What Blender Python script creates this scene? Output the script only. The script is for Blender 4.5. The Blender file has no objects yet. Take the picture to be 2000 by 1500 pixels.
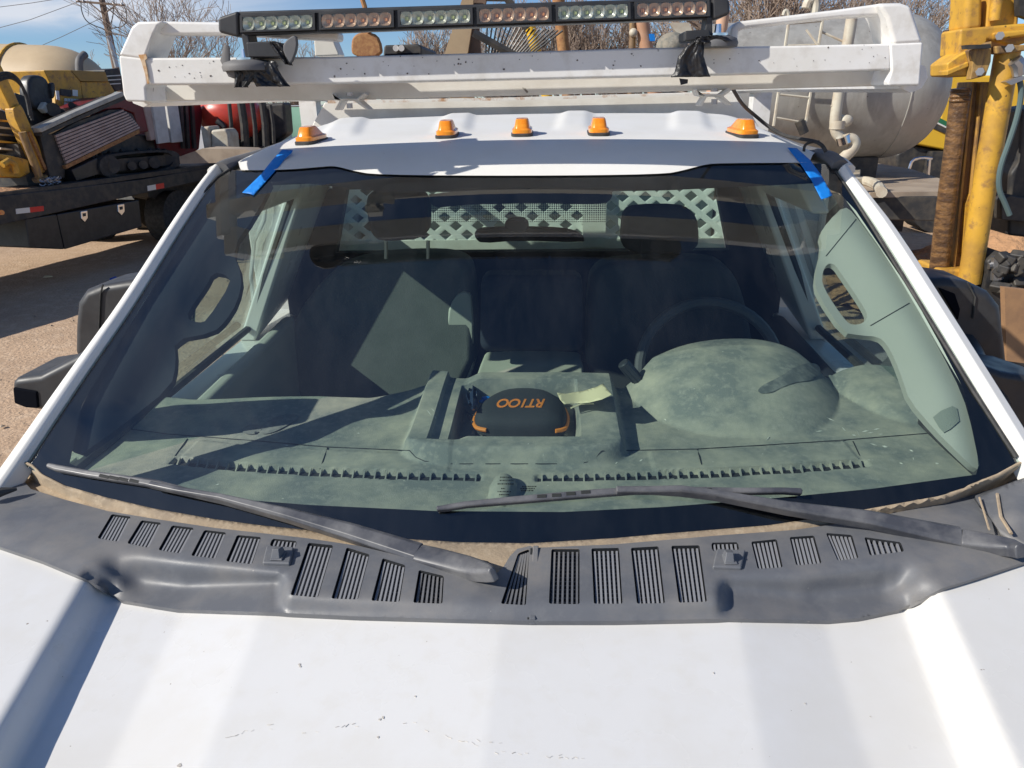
import bpy, math, random
from mathutils import Vector, Matrix, noise
from mathutils.geometry import delaunay_2d_cdt
random.seed(7)
V = Vector
sc = bpy.context.scene
# ------------------------------------------------------------------ camera
CAM = V((.076, 0, 2.10)); YAW, PIT, ROL = .0564, .3769, -.01876
cy, sy, cp, sp = math.cos(YAW), math.sin(YAW), math.cos(PIT), math.sin(PIT)
_f = V((-sy*cp, cy*cp, -sp)); _r0 = V((cy, sy, 0)); _u0 = _r0.cross(_f)
_r = _r0*math.cos(ROL)+_u0*math.sin(ROL); _u = _u0*math.cos(ROL)-_r0*math.sin(ROL)
cd = bpy.data.cameras.new('camera'); cam = bpy.data.objects.new('camera', cd); sc.collection.objects.link(cam)
cd.sensor_width = 36; cd.lens = 25.2; cd.clip_start = .02; cd.clip_end = 3000
cam.matrix_world = Matrix(((_r.x, _u.x, -_f.x, CAM.x), (_r.y, _u.y, -_f.y, CAM.y), (_r.z, _u.z, -_f.z, CAM.z), (0, 0, 0, 1)))
sc.camera = cam
# ------------------------------------------------------------------ sun, sky, exposure
SX, SY = 1.28, .62                      # shadow travel per metre of drop
hz = math.hypot(SX, SY); ELEV = math.atan(1/hz)
sd = V((-SX, -SY, 1)).normalized()      # towards the sun
ld = bpy.data.lights.new('sun', 'SUN'); ld.energy = 4.8; ld.angle = math.radians(.53); ld.color = (1, .95, .86)
lo = bpy.data.objects.new('sun', ld); sc.collection.objects.link(lo)
lo.rotation_euler = sd.to_track_quat('Z', 'Y').to_euler()
W = bpy.data.worlds.new('World'); sc.world = W; W.use_nodes = True
nt = W.node_tree; nt.nodes.clear(); L = nt.links.new
def wn(t, **k):
    n = nt.nodes.new(t)
    for a, b in k.items(): setattr(n, a, b)
    return n
sky = wn('ShaderNodeTexSky', sky_type='NISHITA', sun_disc=False, sun_elevation=ELEV, air_density=1.0, dust_density=.1, ozone_density=4.0, altitude=1600)
sky.sun_rotation = math.atan2(sd.x, sd.y)
tc = wn('ShaderNodeTexCoord'); mp = wn('ShaderNodeMapping'); mp.inputs['Scale'].default_value = (1.1, 1.6, 7.5); mp.inputs['Rotation'].default_value = (0, .1, .5)
n1 = wn('ShaderNodeTexNoise'); n1.inputs['Scale'].default_value = 1.5; n1.inputs['Detail'].default_value = 7; n1.inputs['Roughness'].default_value = .58; n1.inputs['Distortion'].default_value = .7
L(tc.outputs['Generated'], mp.inputs[0]); L(mp.outputs[0], n1.inputs[0])
cr = wn('ShaderNodeValToRGB'); cr.color_ramp.elements[0].position = .34; cr.color_ramp.elements[1].position = .54
L(n1.outputs[0], cr.inputs[0])
sx_ = wn('ShaderNodeSeparateXYZ'); L(tc.outputs['Generated'], sx_.inputs[0])
mx_ = wn('ShaderNodeMapRange'); mx_.inputs['From Min'].default_value = -.22; mx_.inputs['From Max'].default_value = -.46
L(sx_.outputs[0], mx_.inputs[0])        # cloud bank lies to the left of the truck
mz_ = wn('ShaderNodeMapRange'); mz_.inputs['From Min'].default_value = .070; mz_.inputs['From Max'].default_value = .092
L(sx_.outputs[2], mz_.inputs[0])
m1 = wn('ShaderNodeMath', operation='MULTIPLY'); L(mx_.outputs[0], m1.inputs[0]); L(mz_.outputs[0], m1.inputs[1])
m2 = wn('ShaderNodeMath', operation='MULTIPLY'); L(cr.outputs[0], m2.inputs[0]); L(m1.outputs[0], m2.inputs[1])
m3 = wn('ShaderNodeMath', operation='MULTIPLY'); L(m2.outputs[0], m3.inputs[0]); m3.inputs[1].default_value = .9
mh_ = wn('ShaderNodeMapRange'); mh_.inputs['From Min'].default_value = .22; mh_.inputs['From Max'].default_value = .45; mh_.inputs['To Min'].default_value = 1; mh_.inputs['To Max'].default_value = .22; L(sx_.outputs[2], mh_.inputs[0])
m4 = wn('ShaderNodeMath', operation='MULTIPLY'); L(m3.outputs[0], m4.inputs[0]); L(mh_.outputs[0], m4.inputs[1]); m3 = m4
mixc = wn('ShaderNodeMixRGB'); L(m3.outputs[0], mixc.inputs[0]); tn = wn('ShaderNodeMixRGB', blend_type='MULTIPLY'); tn.inputs[0].default_value = 1; tn.inputs[2].default_value = (.84, .94, 1.06, 1); L(sky.outputs[0], tn.inputs[1]); L(tn.outputs[0], mixc.inputs[1]); mixc.inputs[2].default_value = (7.4, 7.7, 8.4, 1)
bg = wn('ShaderNodeBackground'); bg.inputs[1].default_value = .095; L(mixc.outputs[0], bg.inputs[0])
wo = wn('ShaderNodeOutputWorld'); L(bg.outputs[0], wo.inputs[0])
sc.view_settings.view_transform = 'Standard'; sc.view_settings.look = 'None'; sc.view_settings.exposure = .1; sc.view_settings.gamma = 1
sc.cycles.transparent_max_bounces = 24; sc.cycles.max_bounces = 10
# ------------------------------------------------------------------ pixel -> world helpers (photo pixels, 2000 x 1500)
def ray(x, y): return _f+_r*((x-1000)/1400)-_u*((y-750)/1400)
def az(x, y, z): d = ray(x, y); return CAM+d*((z-CAM.z)/d.z)
def ay(x, y, Y): d = ray(x, y); return CAM+d*(Y/d.y)
def apl(x, y, P, n): d = ray(x, y); return CAM+d*((P-CAM).dot(n)/d.dot(n))
def asurf(x, y, F, lo=.3, hi=4):
    d = ray(x, y)
    for _ in range(40):
        m = (lo+hi)/2
        if F(CAM+d*m) > 0: hi = m
        else: lo = m
    return CAM+d*lo
def gy(z): h = z-1.40; return .90*h+.80*h*abs(h)
def G(off=0): return lambda x, y: asurf(x, y, lambda p: p.y-(1.04+off+gy(p.z)+.13*p.x*p.x))
def lerp(a, b, t): return a+(b-a)*t
def clamp(t): return max(0., min(1., t))
def ss(a, b, t):
    t = clamp((t-a)/(b-a)); return t*t*(3-2*t)
def pw(pts, t):
    if t <= pts[0][0]: a, b = pts[0], pts[1]
    elif t >= pts[-1][0]: a, b = pts[-2], pts[-1]
    else:
        for a, b in zip(pts, pts[1:]):
            if a[0] <= t <= b[0]: break
    return a[1]+(b[1]-a[1])*(t-a[0])/(b[0]-a[0])
# ------------------------------------------------------------------ materials
def mat(name, c, r=.5, m=0., c2=None, sc2=6., amt=.5, lo=.42, hi=.62, bump=0., bs=60., coat=0., stretch=None, spots=None, spot_s=40., spot_t=.70, rn=0., c3=None, sc3=30., lo3=.5, hi3=.7, spec=None):
    M = bpy.data.materials.new(name); M.use_nodes = True; n = M.node_tree; l = n.links.new
    b = n.nodes['Principled BSDF']; b.inputs['Roughness'].default_value = r; b.inputs['Metallic'].default_value = m
    b.inputs['Base Color'].default_value = (*c, 1)
    if coat: b.inputs['Coat Weight'].default_value = coat; b.inputs['Coat Roughness'].default_value = .06
    if spec is not None: b.inputs['Specular IOR Level'].default_value = spec
    t = n.nodes.new('ShaderNodeTexCoord'); src = t.outputs['Object']
    if stretch:
        mpp = n.nodes.new('ShaderNodeMapping'); mpp.inputs['Scale'].default_value = stretch; l(src, mpp.inputs[0]); srcs = mpp.outputs[0]
    else: srcs = src
    col = None
    def layer(prev, c, scale, lo, hi, amt, det=6, s=None):
        z = n.nodes.new('ShaderNodeTexNoise'); z.inputs['Scale'].default_value = scale; z.inputs['Detail'].default_value = det; z.inputs['Roughness'].default_value = .62
        l(s or srcs, z.inputs[0]); rp = n.nodes.new('ShaderNodeMapRange'); rp.inputs['From Min'].default_value = lo; rp.inputs['From Max'].default_value = hi; rp.inputs['To Max'].default_value = amt
        l(z.outputs[0], rp.inputs[0]); x = n.nodes.new('ShaderNodeMixRGB'); l(rp.outputs[0], x.inputs[0])
        if isinstance(prev, tuple): x.inputs[1].default_value = (*prev, 1)
        else: l(prev, x.inputs[1])
        x.inputs[2].default_value = (*c, 1); return x.outputs[0]
    if c2: col = layer(c, c2, sc2, lo, hi, amt)
    if c3: col = layer(col or c, c3, sc3, lo3, hi3, .8)
    if spots: col = layer(col or c, spots, spot_s, spot_t, spot_t+.03, .9, 2, src)
    if col: l(col, b.inputs['Base Color'])
    if rn:
        z = n.nodes.new('ShaderNodeTexNoise'); z.inputs['Scale'].default_value = sc2*1.7; z.inputs['Detail'].default_value = 5; l(srcs, z.inputs[0])
        rp = n.nodes.new('ShaderNodeMapRange'); rp.inputs['To Min'].default_value = r-rn; rp.inputs['To Max'].default_value = r+rn; rp.inputs['From Min'].default_value = .3; rp.inputs['From Max'].default_value = .7
        l(z.outputs[0], rp.inputs[0]); l(rp.outputs[0], b.inputs['Roughness'])
    if bump:
        z = n.nodes.new('ShaderNodeTexNoise'); z.inputs['Scale'].default_value = bs; z.inputs['Detail'].default_value = 5; l(src, z.inputs[0])
        bp = n.nodes.new('ShaderNodeBump'); bp.inputs['Strength'].default_value = bump; bp.inputs['Distance'].default_value = 1/bs; l(z.outputs[0], bp.inputs['Height']); l(bp.outputs[0], b.inputs['Normal'])
    return M
def glassmat(name, tint, ior=1.5, rough=0., refl=1.6, dirt=0.):
    M = bpy.data.materials.new(name); M.use_nodes = True; n = M.node_tree; l = n.links.new; n.nodes.clear()
    o = n.nodes.new('ShaderNodeOutputMaterial'); t = n.nodes.new('ShaderNodeBsdfTransparent'); t.inputs[0].default_value = (*tint, 1)
    g = n.nodes.new('ShaderNodeBsdfGlossy'); g.inputs['Roughness'].default_value = rough
    f = n.nodes.new('ShaderNodeLayerWeight'); f.inputs[0].default_value = .5
    pw5 = n.nodes.new('ShaderNodeMath'); pw5.operation = 'POWER'; pw5.inputs[1].default_value = 5; l(f.outputs['Facing'], pw5.inputs[0])
    mu = n.nodes.new('ShaderNodeMath'); mu.operation = 'MULTIPLY_ADD'; mu.inputs[1].default_value = .95*refl; mu.inputs[2].default_value = .042*refl; mu.use_clamp = True; l(pw5.outputs[0], mu.inputs[0])
    x = n.nodes.new('ShaderNodeMixShader'); l(mu.outputs[0], x.inputs[0]); l(t.outputs[0], x.inputs[1]); l(g.outputs[0], x.inputs[2]); out = x.outputs[0]
    if dirt:
        tc = n.nodes.new('ShaderNodeTexCoord'); z = n.nodes.new('ShaderNodeTexNoise'); z.inputs['Scale'].default_value = 5; z.inputs['Detail'].default_value = 9; z.inputs['Roughness'].default_value = .7
        mp = n.nodes.new('ShaderNodeMapping'); mp.inputs['Rotation'].default_value = (0, 0, .5); mp.inputs['Scale'].default_value = (2.5, .8, .8); l(tc.outputs['Object'], mp.inputs[0]); l(mp.outputs[0], z.inputs[0])
        rp = n.nodes.new('ShaderNodeMapRange'); rp.inputs['From Min'].default_value = .42; rp.inputs['From Max'].default_value = .75; rp.inputs['To Min'].default_value = dirt*.12; rp.inputs['To Max'].default_value = dirt; l(z.outputs[0], rp.inputs[0])
        d = n.nodes.new('ShaderNodeBsdfDiffuse'); d.inputs[0].default_value = (.55, .57, .6, 1)
        y = n.nodes.new('ShaderNodeMixShader'); l(rp.outputs[0], y.inputs[0]); l(out, y.inputs[1]); l(d.outputs[0], y.inputs[2]); out = y.outputs[0]
    l(out, o.inputs[0]); return M
def emit_mat(): pass
PAINT = mat('white paint', (.78, .77, .75), .3, c2=(.70, .67, .61), sc2=3.5, amt=.45, c3=(.75, .73, .69), sc3=26, coat=.4, spots=(.22, .16, .11), spot_s=95, spot_t=.757, rn=.08)
ROOFW = mat('roof paint', (.78, .77, .74), .5, c2=(.72, .70, .64), sc2=4, amt=.5, spots=(.25, .18, .12), spot_s=60, spot_t=.77, spec=.2)
RACKW = mat('rack white', (.82, .81, .79), .42, c2=(.72, .69, .62), sc2=7, amt=.5, coat=.15, spots=(.10, .08, .07), spot_s=34, spot_t=.735, c3=(.66, .63, .58), sc3=25)
CREAM = mat('body white', (.80, .78, .72), .5, c2=(.55, .50, .42), sc2=5, amt=.5, spots=(.12, .10, .08), spot_s=30, spot_t=.74)
RUST = mat('rust', (.30, .14, .06), .85, c2=(.45, .25, .10), sc2=30, amt=.8, bump=.3, bs=120)
COWL = mat('grey plastic', (.128, .134, .148), .5, c2=(.22, .21, .20), sc2=6, amt=.8, c3=(.165, .17, .18), sc3=40, bump=.12, bs=500, rn=.1, spots=(.35, .33, .3), spot_s=110, spot_t=.76)
COWLD = mat('grille plastic', (.02, .022, .025), .6)
SLAT = mat('slat plastic', (.26, .265, .28), .5)
TAN = mat('dusty seal', (.40, .31, .21), .9, c2=(.28, .22, .16), sc2=14, amt=.7, c3=(.47, .38, .27), sc3=60, bump=.2, bs=200)
BLACK = mat('black plastic', (.03, .031, .034), .45, c2=(.06, .06, .062), sc2=12, amt=.5, rn=.1)
WIPER = mat('wiper satin', (.06, .063, .075), .40, c2=(.24, .235, .23), sc2=9, amt=.6, c3=(.10, .10, .11), sc3=45, rn=.08)
RUBBER = mat('rubber', (.03, .03, .03), .7, c2=(.09, .085, .08), sc2=20, amt=.5)
GREYR = mat('grey rubber', (.12, .12, .125), .65, c2=(.2, .19, .18), sc2=12, amt=.5)
BAG = mat('black bag film', (.012, .012, .014), .38, bump=.25, bs=60)
FRIT = mat('frit', (.004, .005, .009), .9, spec=.08)
DASH = mat('dash plastic', (.215, .235, .22), .82, c2=(.54, .51, .40), sc2=7, amt=.85, lo=.41, hi=.67, c3=(.40, .395, .34), sc3=60, lo3=.50, hi3=.70, bump=.4, bs=420, spots=(.70, .69, .60), spot_s=90, spot_t=.745)
DASHD = mat('dash dark seam', (.02, .022, .022), .8)
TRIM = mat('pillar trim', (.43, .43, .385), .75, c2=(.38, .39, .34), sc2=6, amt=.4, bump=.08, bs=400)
SEAT = mat('grey cloth seat', (.14, .148, .14), .92, c2=(.10, .108, .10), sc2=10, amt=.5, bump=.5, bs=330)
SEATLIT = mat('sunlit bolster', (.52, .53, .47), .6, bump=.1, bs=200)  # sunlight on the seat bolster is put into this pale colour
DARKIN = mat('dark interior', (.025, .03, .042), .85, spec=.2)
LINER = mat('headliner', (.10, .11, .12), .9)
AMBER = mat('amber lens', (.85, .25, .01), .22, coat=.6, c2=(.95, .38, .03), sc2=60, amt=.6)
BLUET = mat('blue tape', (.0, .19, .66), .6, bump=.15, bs=150, c2=(.01, .25, .75), sc2=30, amt=.5)
CHROME = mat('chrome', (.75, .76, .78), .16, 1.)
STEEL = mat('zinc', (.45, .45, .46), .4, .9)
CASE = mat('case fabric', (.035, .04, .043), .8, bump=.6, bs=500, spots=(.12, .12, .12), spot_s=400, spot_t=.68)
ORANGE = mat('orange print', (.85, .28, .04), .55)
PAPER = mat('paper note', (.85, .76, .48), .8)
YEL = mat('yellow machine paint', (.66, .37, .045), .5, c2=(.40, .22, .05), sc2=5, amt=.7, c3=(.30, .16, .06), sc3=13, lo3=.54, hi3=.66, rn=.1, spots=(.12, .07, .03), spot_s=22, spot_t=.70)
YELB = mat('bright yellow paint', (.80, .48, .03), .4, c2=(.7, .40, .04), sc2=3, amt=.4)
RUSTY = mat('worn brown steel', (.24, .15, .08), .6, c2=(.50, .30, .08), sc2=7, amt=.8, lo=.47, hi=.60, c3=(.08, .05, .03), sc3=20, stretch=(2, 2, .5))
OILY = mat('oily steel', (.09, .05, .028), .28, c2=(.28, .15, .06), sc2=12, amt=.8, stretch=(1, 1, 3), bump=.4, bs=60)
MACH = mat('dark machine', (.03, .03, .032), .55, c2=(.10, .085, .065), sc2=8, amt=.6)
DKBLUE = mat('black tool box', (.018, .02, .024), .35, c2=(.05, .05, .05), sc2=8, amt=.5, spots=(.18, .15, .12), spot_s=60, spot_t=.73)
MAROON = mat('maroon panel', (.17, .012, .02), .4, c2=(.10, .02, .02), sc2=5, amt=.6)
SLATR = mat('dusty pink-grey slat', (.46, .36, .33), .7, c2=(.34, .25, .22), sc2=6, amt=.7)
BEIGE = mat('beige tank plastic', (.62, .47, .29), .5, c2=(.55, .41, .25), sc2=3, amt=.5)
WHITEP = mat('white panel', (.62, .62, .60), .5, c2=(.45, .44, .42), sc2=8, amt=.5)
REDT = mat('red tank paint', (.62, .055, .03), .35, c2=(.42, .05, .03), sc2=5, amt=.6)
REDR = mat('red reflector', (.65, .02, .02), .3); WHR = mat('white reflector', (.75, .75, .72), .3)
TANK = mat('weathered aluminium', (.42, .41, .38), .5, .25, c2=(.30, .28, .25), sc2=4, amt=.75, c3=(.5, .48, .44), sc3=9, stretch=(1, 1, .4), spots=(.16, .13, .1), spot_s=24, spot_t=.71)
PIPE = mat('cream pipe', (.58, .54, .44), .5, c2=(.42, .33, .24), sc2=6, amt=.7)
DECKM = mat('dusty deck', (.40, .32, .24), .85, c2=(.26, .2, .15), sc2=3, amt=.7)
GREENF = mat('green screen cloth', (.16, .30, .22), .85, c2=(.2, .34, .26), sc2=3, amt=.5)
WOOD = mat('pole wood', (.17, .12, .09), .9, c2=(.26, .2, .16), sc2=5, amt=.7, stretch=(4, 4, .3))
BARK = mat('bare branch bark', (.29, .22, .175), .95, c2=(.40, .32, .26), sc2=2, amt=.6)  # bark tone lightened to carry the haze of distance
GREEN = mat('green stripe', (.02, .16, .07), .45)
MOUND = mat('orange dirt', (.48, .27, .14), .98, c2=(.34, .19, .10), sc2=4, amt=.7, bump=.8, bs=14)
GROUND = mat('tan dirt', (.52, .36, .235), .97, c2=(.40, .275, .18), sc2=.9, amt=.7, c3=(.62, .46, .32), sc3=7, bump=.55, bs=34, lo3=.48)
GLASS = glassmat('windshield glass', (.725, .82, .785), refl=2.5, dirt=.018)
SIDEG = glassmat('side glass', (.72, .86, .80), refl=1.5)
LENS = glassmat('clear lens', (.92, .93, .92), refl=2.2, rough=.05)
# ------------------------------------------------------------------ mesh builder
class MB:
    def __init__(s): s.v = []; s.f = []; s.keep = False
    def add(s, vs, fs):
        o = len(s.v); s.v += [V(p) for p in vs]; s.f += [tuple(i+o for i in f) for f in fs]; return s
    def box(s, c, d, rot=None):
        c = V(c); x, y, z = [k/2 for k in d]; R = rot or Matrix.Identity(3)
        p = [c+R@V((a*x, b*y, e*z)) for a in (-1, 1) for b in (-1, 1) for e in (-1, 1)]
        return s.add(p, [(0, 1, 3, 2), (4, 6, 7, 5), (0, 4, 5, 1), (2, 3, 7, 6), (0, 2, 6, 4), (1, 5, 7, 3)])
    def plate(s, pts, vec):
        n = len(pts); vec = V(vec); a = [V(p) for p in pts]; nn = V((0, 0, 0))
        for i in range(n): nn += a[i].cross(a[(i+1) % n])
        fr = list(range(n)); bk = list(range(2*n-1, n-1, -1)); sd_ = [(i, n+i, n+(i+1) % n, (i+1) % n) for i in range(n)]
        fs = [tuple(fr)]+[tuple(bk)]+sd_
        if nn.dot(vec) > 0: fs = [tuple(reversed(q)) for q in fs]
        return s.add(a+[p+vec for p in a], fs)
    def tube(s, pts, r, n=8, cap=True, flat=1.):
        pts = [V(p) for p in pts]; m = len(pts); rr = r if isinstance(r, (list, tuple)) else [r]*m
        t0 = (pts[1]-pts[0]).normalized(); up = V((0, 0, 1)) if abs(t0.z) < .9 else V((0, 1, 0)); vs = []
        a = t0.cross(up).normalized()
        for i, p in enumerate(pts):
            t = (pts[min(i+1, m-1)]-pts[max(i-1, 0)]).normalized(); a = (a-t*a.dot(t)).normalized(); b = t.cross(a)
            for k in range(n):
                q = 2*math.pi*k/n; vs.append(p+(a*math.cos(q)+b*math.sin(q)*flat)*rr[i])
        fs = [(i*n+k, i*n+(k+1) % n, (i+1)*n+(k+1) % n, (i+1)*n+k) for i in range(m-1) for k in range(n)]
        if cap: fs += [tuple(range(n-1, -1, -1)), tuple((m-1)*n+k for k in range(n))]
        return s.add(vs, fs)
    def cyl(s, a, b, r, r2=None, n=16): return s.tube([a, b], [r, r if r2 is None else r2], n)
    def grid(s, fn, nu, nv, closed=False):
        vs = [fn(i/nu, j/nv) for j in range(nv+1) for i in range(nu+1)]
        return s.add(vs, [(j*(nu+1)+i, j*(nu+1)+i+1, (j+1)*(nu+1)+i+1, (j+1)*(nu+1)+i) for j in range(nv) for i in range(nu)])
    def strip(s, pts, w, th, nrm):
        # a bar along pts: widths w, thickness th along -nrm
        pts = [V(p) for p in pts]; m = len(pts); vs = []
        for i, p in enumerate(pts):
            t = (pts[min(i+1, m-1)]-pts[max(i-1, 0)]).normalized(); N = V(nrm).normalized(); sdv = t.cross(N).normalized(); N = sdv.cross(t)
            ww = w[i] if isinstance(w, (list, tuple)) else w; hh = th[i] if isinstance(th, (list, tuple)) else th
            vs += [p-sdv*ww/2-N*hh, p-sdv*ww/2, p-sdv*ww*.3+N*hh*.25, p+sdv*ww*.3+N*hh*.25, p+sdv*ww/2, p+sdv*ww/2-N*hh]
        fs = [(i*6+k, (i+1)*6+k, (i+1)*6+(k+1) % 6, i*6+(k+1) % 6) for i in range(m-1) for k in range(6)]
        fs += [tuple(range(6)), tuple((m-1)*6+k for k in range(5, -1, -1))]
        return s.add(vs, fs)
    def ell(s, c, r, nu=20, nv=12, rot=None, pw_=1.):
        c = V(c); R = rot or Matrix.Identity(3)
        sg = lambda a: math.copysign(abs(a)**pw_, a)
        def fn(u, v):
            a, b = 2*math.pi*u, math.pi*(v-.5)
            return c+R@V((r[0]*sg(math.cos(a))*sg(math.cos(b)), r[1]*sg(math.sin(a))*sg(math.cos(b)), r[2]*sg(math.sin(b))))
        return s.grid(fn, nu, nv)
    def obj(s, name, m, parent=None, smooth=True, bevel=0, seg=2, solid=0, loc=None, sub=0, ang=.6, off=-1, weld=True):
        me = bpy.data.meshes.new(name); me.from_pydata([tuple(v) for v in s.v], [], s.f); me.materials.append(m)
        if weld:
            import bmesh
            b = bmesh.new(); b.from_mesh(me); bmesh.ops.remove_doubles(b, verts=b.verts, dist=1e-5); 
            if not s.keep: bmesh.ops.recalc_face_normals(b, faces=b.faces)
            b.to_mesh(me); b.free()
        me.update()
        if smooth: me.shade_smooth(); me.set_sharp_from_angle(angle=ang)
        o = bpy.data.objects.new(name, me); sc.collection.objects.link(o)
        if parent: o.parent = parent; o.matrix_parent_inverse = world_of(parent).inverted()
        if solid:
            q = o.modifiers.new('solid', 'SOLIDIFY'); q.thickness = solid; q.offset = off
        if bevel:
            q = o.modifiers.new('bevel', 'BEVEL'); q.width = bevel; q.segments = seg; q.limit_method = 'ANGLE'; q.angle_limit = .6; q.harden_normals = True
        if sub:
            q = o.modifiers.new('sub', 'SUBSURF'); q.levels = sub; q.render_levels = sub
        return o
def world_of(o):
    m = Matrix.Translation(o.location)
    if o.parent: m = world_of(o.parent)@o.matrix_parent_inverse@m
    return m
def thing(name, label, cat, loc=(0, 0, 0), group=None):
    o = bpy.data.objects.new(name, None); sc.collection.objects.link(o); o.location = loc; return tag(o, label, cat, group)
def tag(o, label, cat, group=None, kind=None):
    if label: o['label'] = label
    if cat: o['category'] = cat
    if group: o['group'] = group
    if kind: o['kind'] = kind
    return o
def pip(x, y, poly):
    c = False; n = len(poly)
    for i in range(n):
        x1, y1 = poly[i]; x2, y2 = poly[i-1]
        if (y1 > y) != (y2 > y) and x < (x2-x1)*(y-y1)/(y2-y1)+x1: c = not c
    return c
def resamp(poly, d, closed=True):
    out = []; n = len(poly)
    for i in range(n if closed else n-1):
        a, b = poly[i], poly[(i+1) % n]; k = max(1, int(math.hypot(b[0]-a[0], b[1]-a[1])/d))
        out += [(lerp(a[0], b[0], j/k), lerp(a[1], b[1], j/k)) for j in range(k)]
    if not closed: out.append(poly[-1])
    return out
def smoothpoly(poly, it=2):
    for _ in range(it):
        q = []
        for i in range(len(poly)):
            a, b = poly[i], poly[(i+1) % len(poly)]
            q += [(a[0]*.75+b[0]*.25, a[1]*.75+b[1]*.25), (a[0]*.25+b[0]*.75, a[1]*.25+b[1]*.75)]
        poly = q
    return poly
def smoothline(p, it=2):
    for _ in range(it):
        q = [p[0]]
        for a, b in zip(p, p[1:]): q += [tuple(a[k]*.75+b[k]*.25 for k in range(len(a))), tuple(a[k]*.25+b[k]*.75 for k in range(len(a)))]
        p = q+[p[-1]]
    return p
def sheet(outer, holes, surf, d=30):
    """cut sheet: outline and holes traced in photo pixels, laid on a real surface"""
    vs = []; es = []
    for lp in [outer]+holes:
        q = resamp(lp, d if lp is outer else max(6, d*.5)); o = len(vs); vs += [V(p) for p in q]; es += [(o+i, o+(i+1) % len(q)) for i in range(len(q))]
    xs = [p[0] for p in outer]; ys = [p[1] for p in outer]; x = min(xs)+d*.5; row = 0
    while x < max(xs):
        y = min(ys)+d*(.5 if row % 2 else .9)
        while y < max(ys):
            if pip(x, y, outer) and not any(pip(x, y, h) for h in holes): vs.append(V((x, y)))
            y += d
        x += d; row += 1
    r = delaunay_2d_cdt(vs, es, [], 0, 1e-4); out = MB(); fs = []; P3 = [surf(p.x, p.y) for p in r[0]]
    for f in r[2]:
        cx = sum(r[0][i].x for i in f)/len(f); cyy = sum(r[0][i].y for i in f)/len(f)
        if pip(cx, cyy, outer) and not any(pip(cx, cyy, h) for h in holes):
            a, b, c = P3[f[0]], P3[f[1]], P3[f[2]]; fs.append(tuple(f) if (b-a).cross(c-a).dot(CAM-a) > 0 else tuple(reversed(f)))
    out.add(P3, fs); out.keep = True; return out
# ================================================================== THE WHITE TRUCK
truck = thing('pickup_truck', 'white work truck facing the camera, with amber roof lights and dusty dashboard', 'truck', (0, 1.5, 0))
def raise_(f, h): return lambda x, y: f(x, y)+V((0, 0, h))
# ---- hood: plateaus and two valleys, creases spread towards the windshield
kn = [[(-330, 1050, 1.36), (60, 1085, 1.40), (158, 1122, 1.399), (225, 1174, 1.356), (345, 1189, 1.358), (527, 1196, 1.378), (980, 1210, 1.390), (1425, 1206, 1.378), (1622, 1211, 1.358), (1760, 1191, 1.356), (1840, 1155, 1.401), (1960, 1110, 1.40), (2350, 1050, 1.36)],
      [(-700, 1500, 1.34), (-200, 1500, 1.385), (-55, 1500, 1.384), (45, 1500, 1.342), (195, 1500, 1.344), (412, 1500, 1.364), (943, 1500, 1.376), (1476, 1500, 1.364), (1716, 1500, 1.344), (1872, 1500, 1.342), (1992, 1500, 1.390), (2150, 1500, 1.385), (2650, 1500, 1.34)]]
KA = [az(*k) for k in kn[0]]; KB = [az(*k) for k in kn[1]]
def hoodz(x, y):
    t = (.90-y)/.30; xs = []; 
    for a, b in zip(KA, KB):
        s = (.90-a.y)/.30; e = (.90-b.y)/.30; q = (t-s)/(e-s); xs.append((lerp(a.x, b.x, q), lerp(a.z, b.z, min(q, 3.))))
    for (x0, z0), (x1, z1) in zip(xs, xs[1:]):
        if x <= x1 or (x1, z1) == xs[-1]:
            u = (x-x0)/(x1-x0); w = x1-x0
            if abs(z1-z0) < .02: return lerp(z0, z1, u)
            e = .12 if abs(z1-z0) < .04 else .34; u = clamp(u); k = 1/(1-e)   # straight flank with short rounded ends
            f = k*u*u/(2*e) if u < e else (k*(u-e/2) if u < 1-e else 1-k*(1-u)**2/(2*e))
            return lerp(z0, z1, f)
CB = sorted((az(x, y, 1.385).x, az(x, y, 1.385).y) for x, y in [(2200, 1040), (2000, 1098), (1900, 1131), (1840, 1149), (1755, 1191), (1622, 1212), (1425, 1208), (1035, 1213), (530, 1196), (345, 1190), (237, 1172), (160, 1128), (80, 1095), (0, 1068), (-160, 1015)])
hd = MB()
def hv(u, v):
    x = lerp(-.99, .99, u); y = lerp(pw(CB, x)+.035, .12, v); e = max(0, abs(x)-.90)
    return V((x, y, hoodz(x, y)-e*e*9-.0*ss(.3, .1, y)))
hd.grid(hv, 300, 40)
hood = hd.obj('hood', PAINT, truck, ang=1.2)
DL = mat('dried dirt', (.56, .52, .46), .9); m = MB()
def HP(x, y):
    p = az(x, y, 1.385)
    for _ in range(4): p = az(x, y, hoodz(p.x, p.y)+.0006)
    return p
rh_ = random.Random(5)
for x0, y0, x1, y1 in ((440, 1440, 540, 1412), (520, 1425, 600, 1432), (590, 1434, 700, 1412), (640, 1420, 820, 1412), (830, 1425, 960, 1462), (900, 1440, 980, 1452), (960, 1470, 1130, 1474), (460, 1470, 520, 1448), (1060, 1478, 1160, 1482)):
    n = int((x1-x0)/7)+2; q = [HP(lerp(x0, x1, k/n), lerp(y0, y1, k/n)+rh_.uniform(-3, 3)) for k in range(n+1)]
    for k in range(n):
        if rh_.random() < .28: m.tube([q[k], q[k+1]], rh_.choice((.0002, .0003, .0004)), 4)
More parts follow.
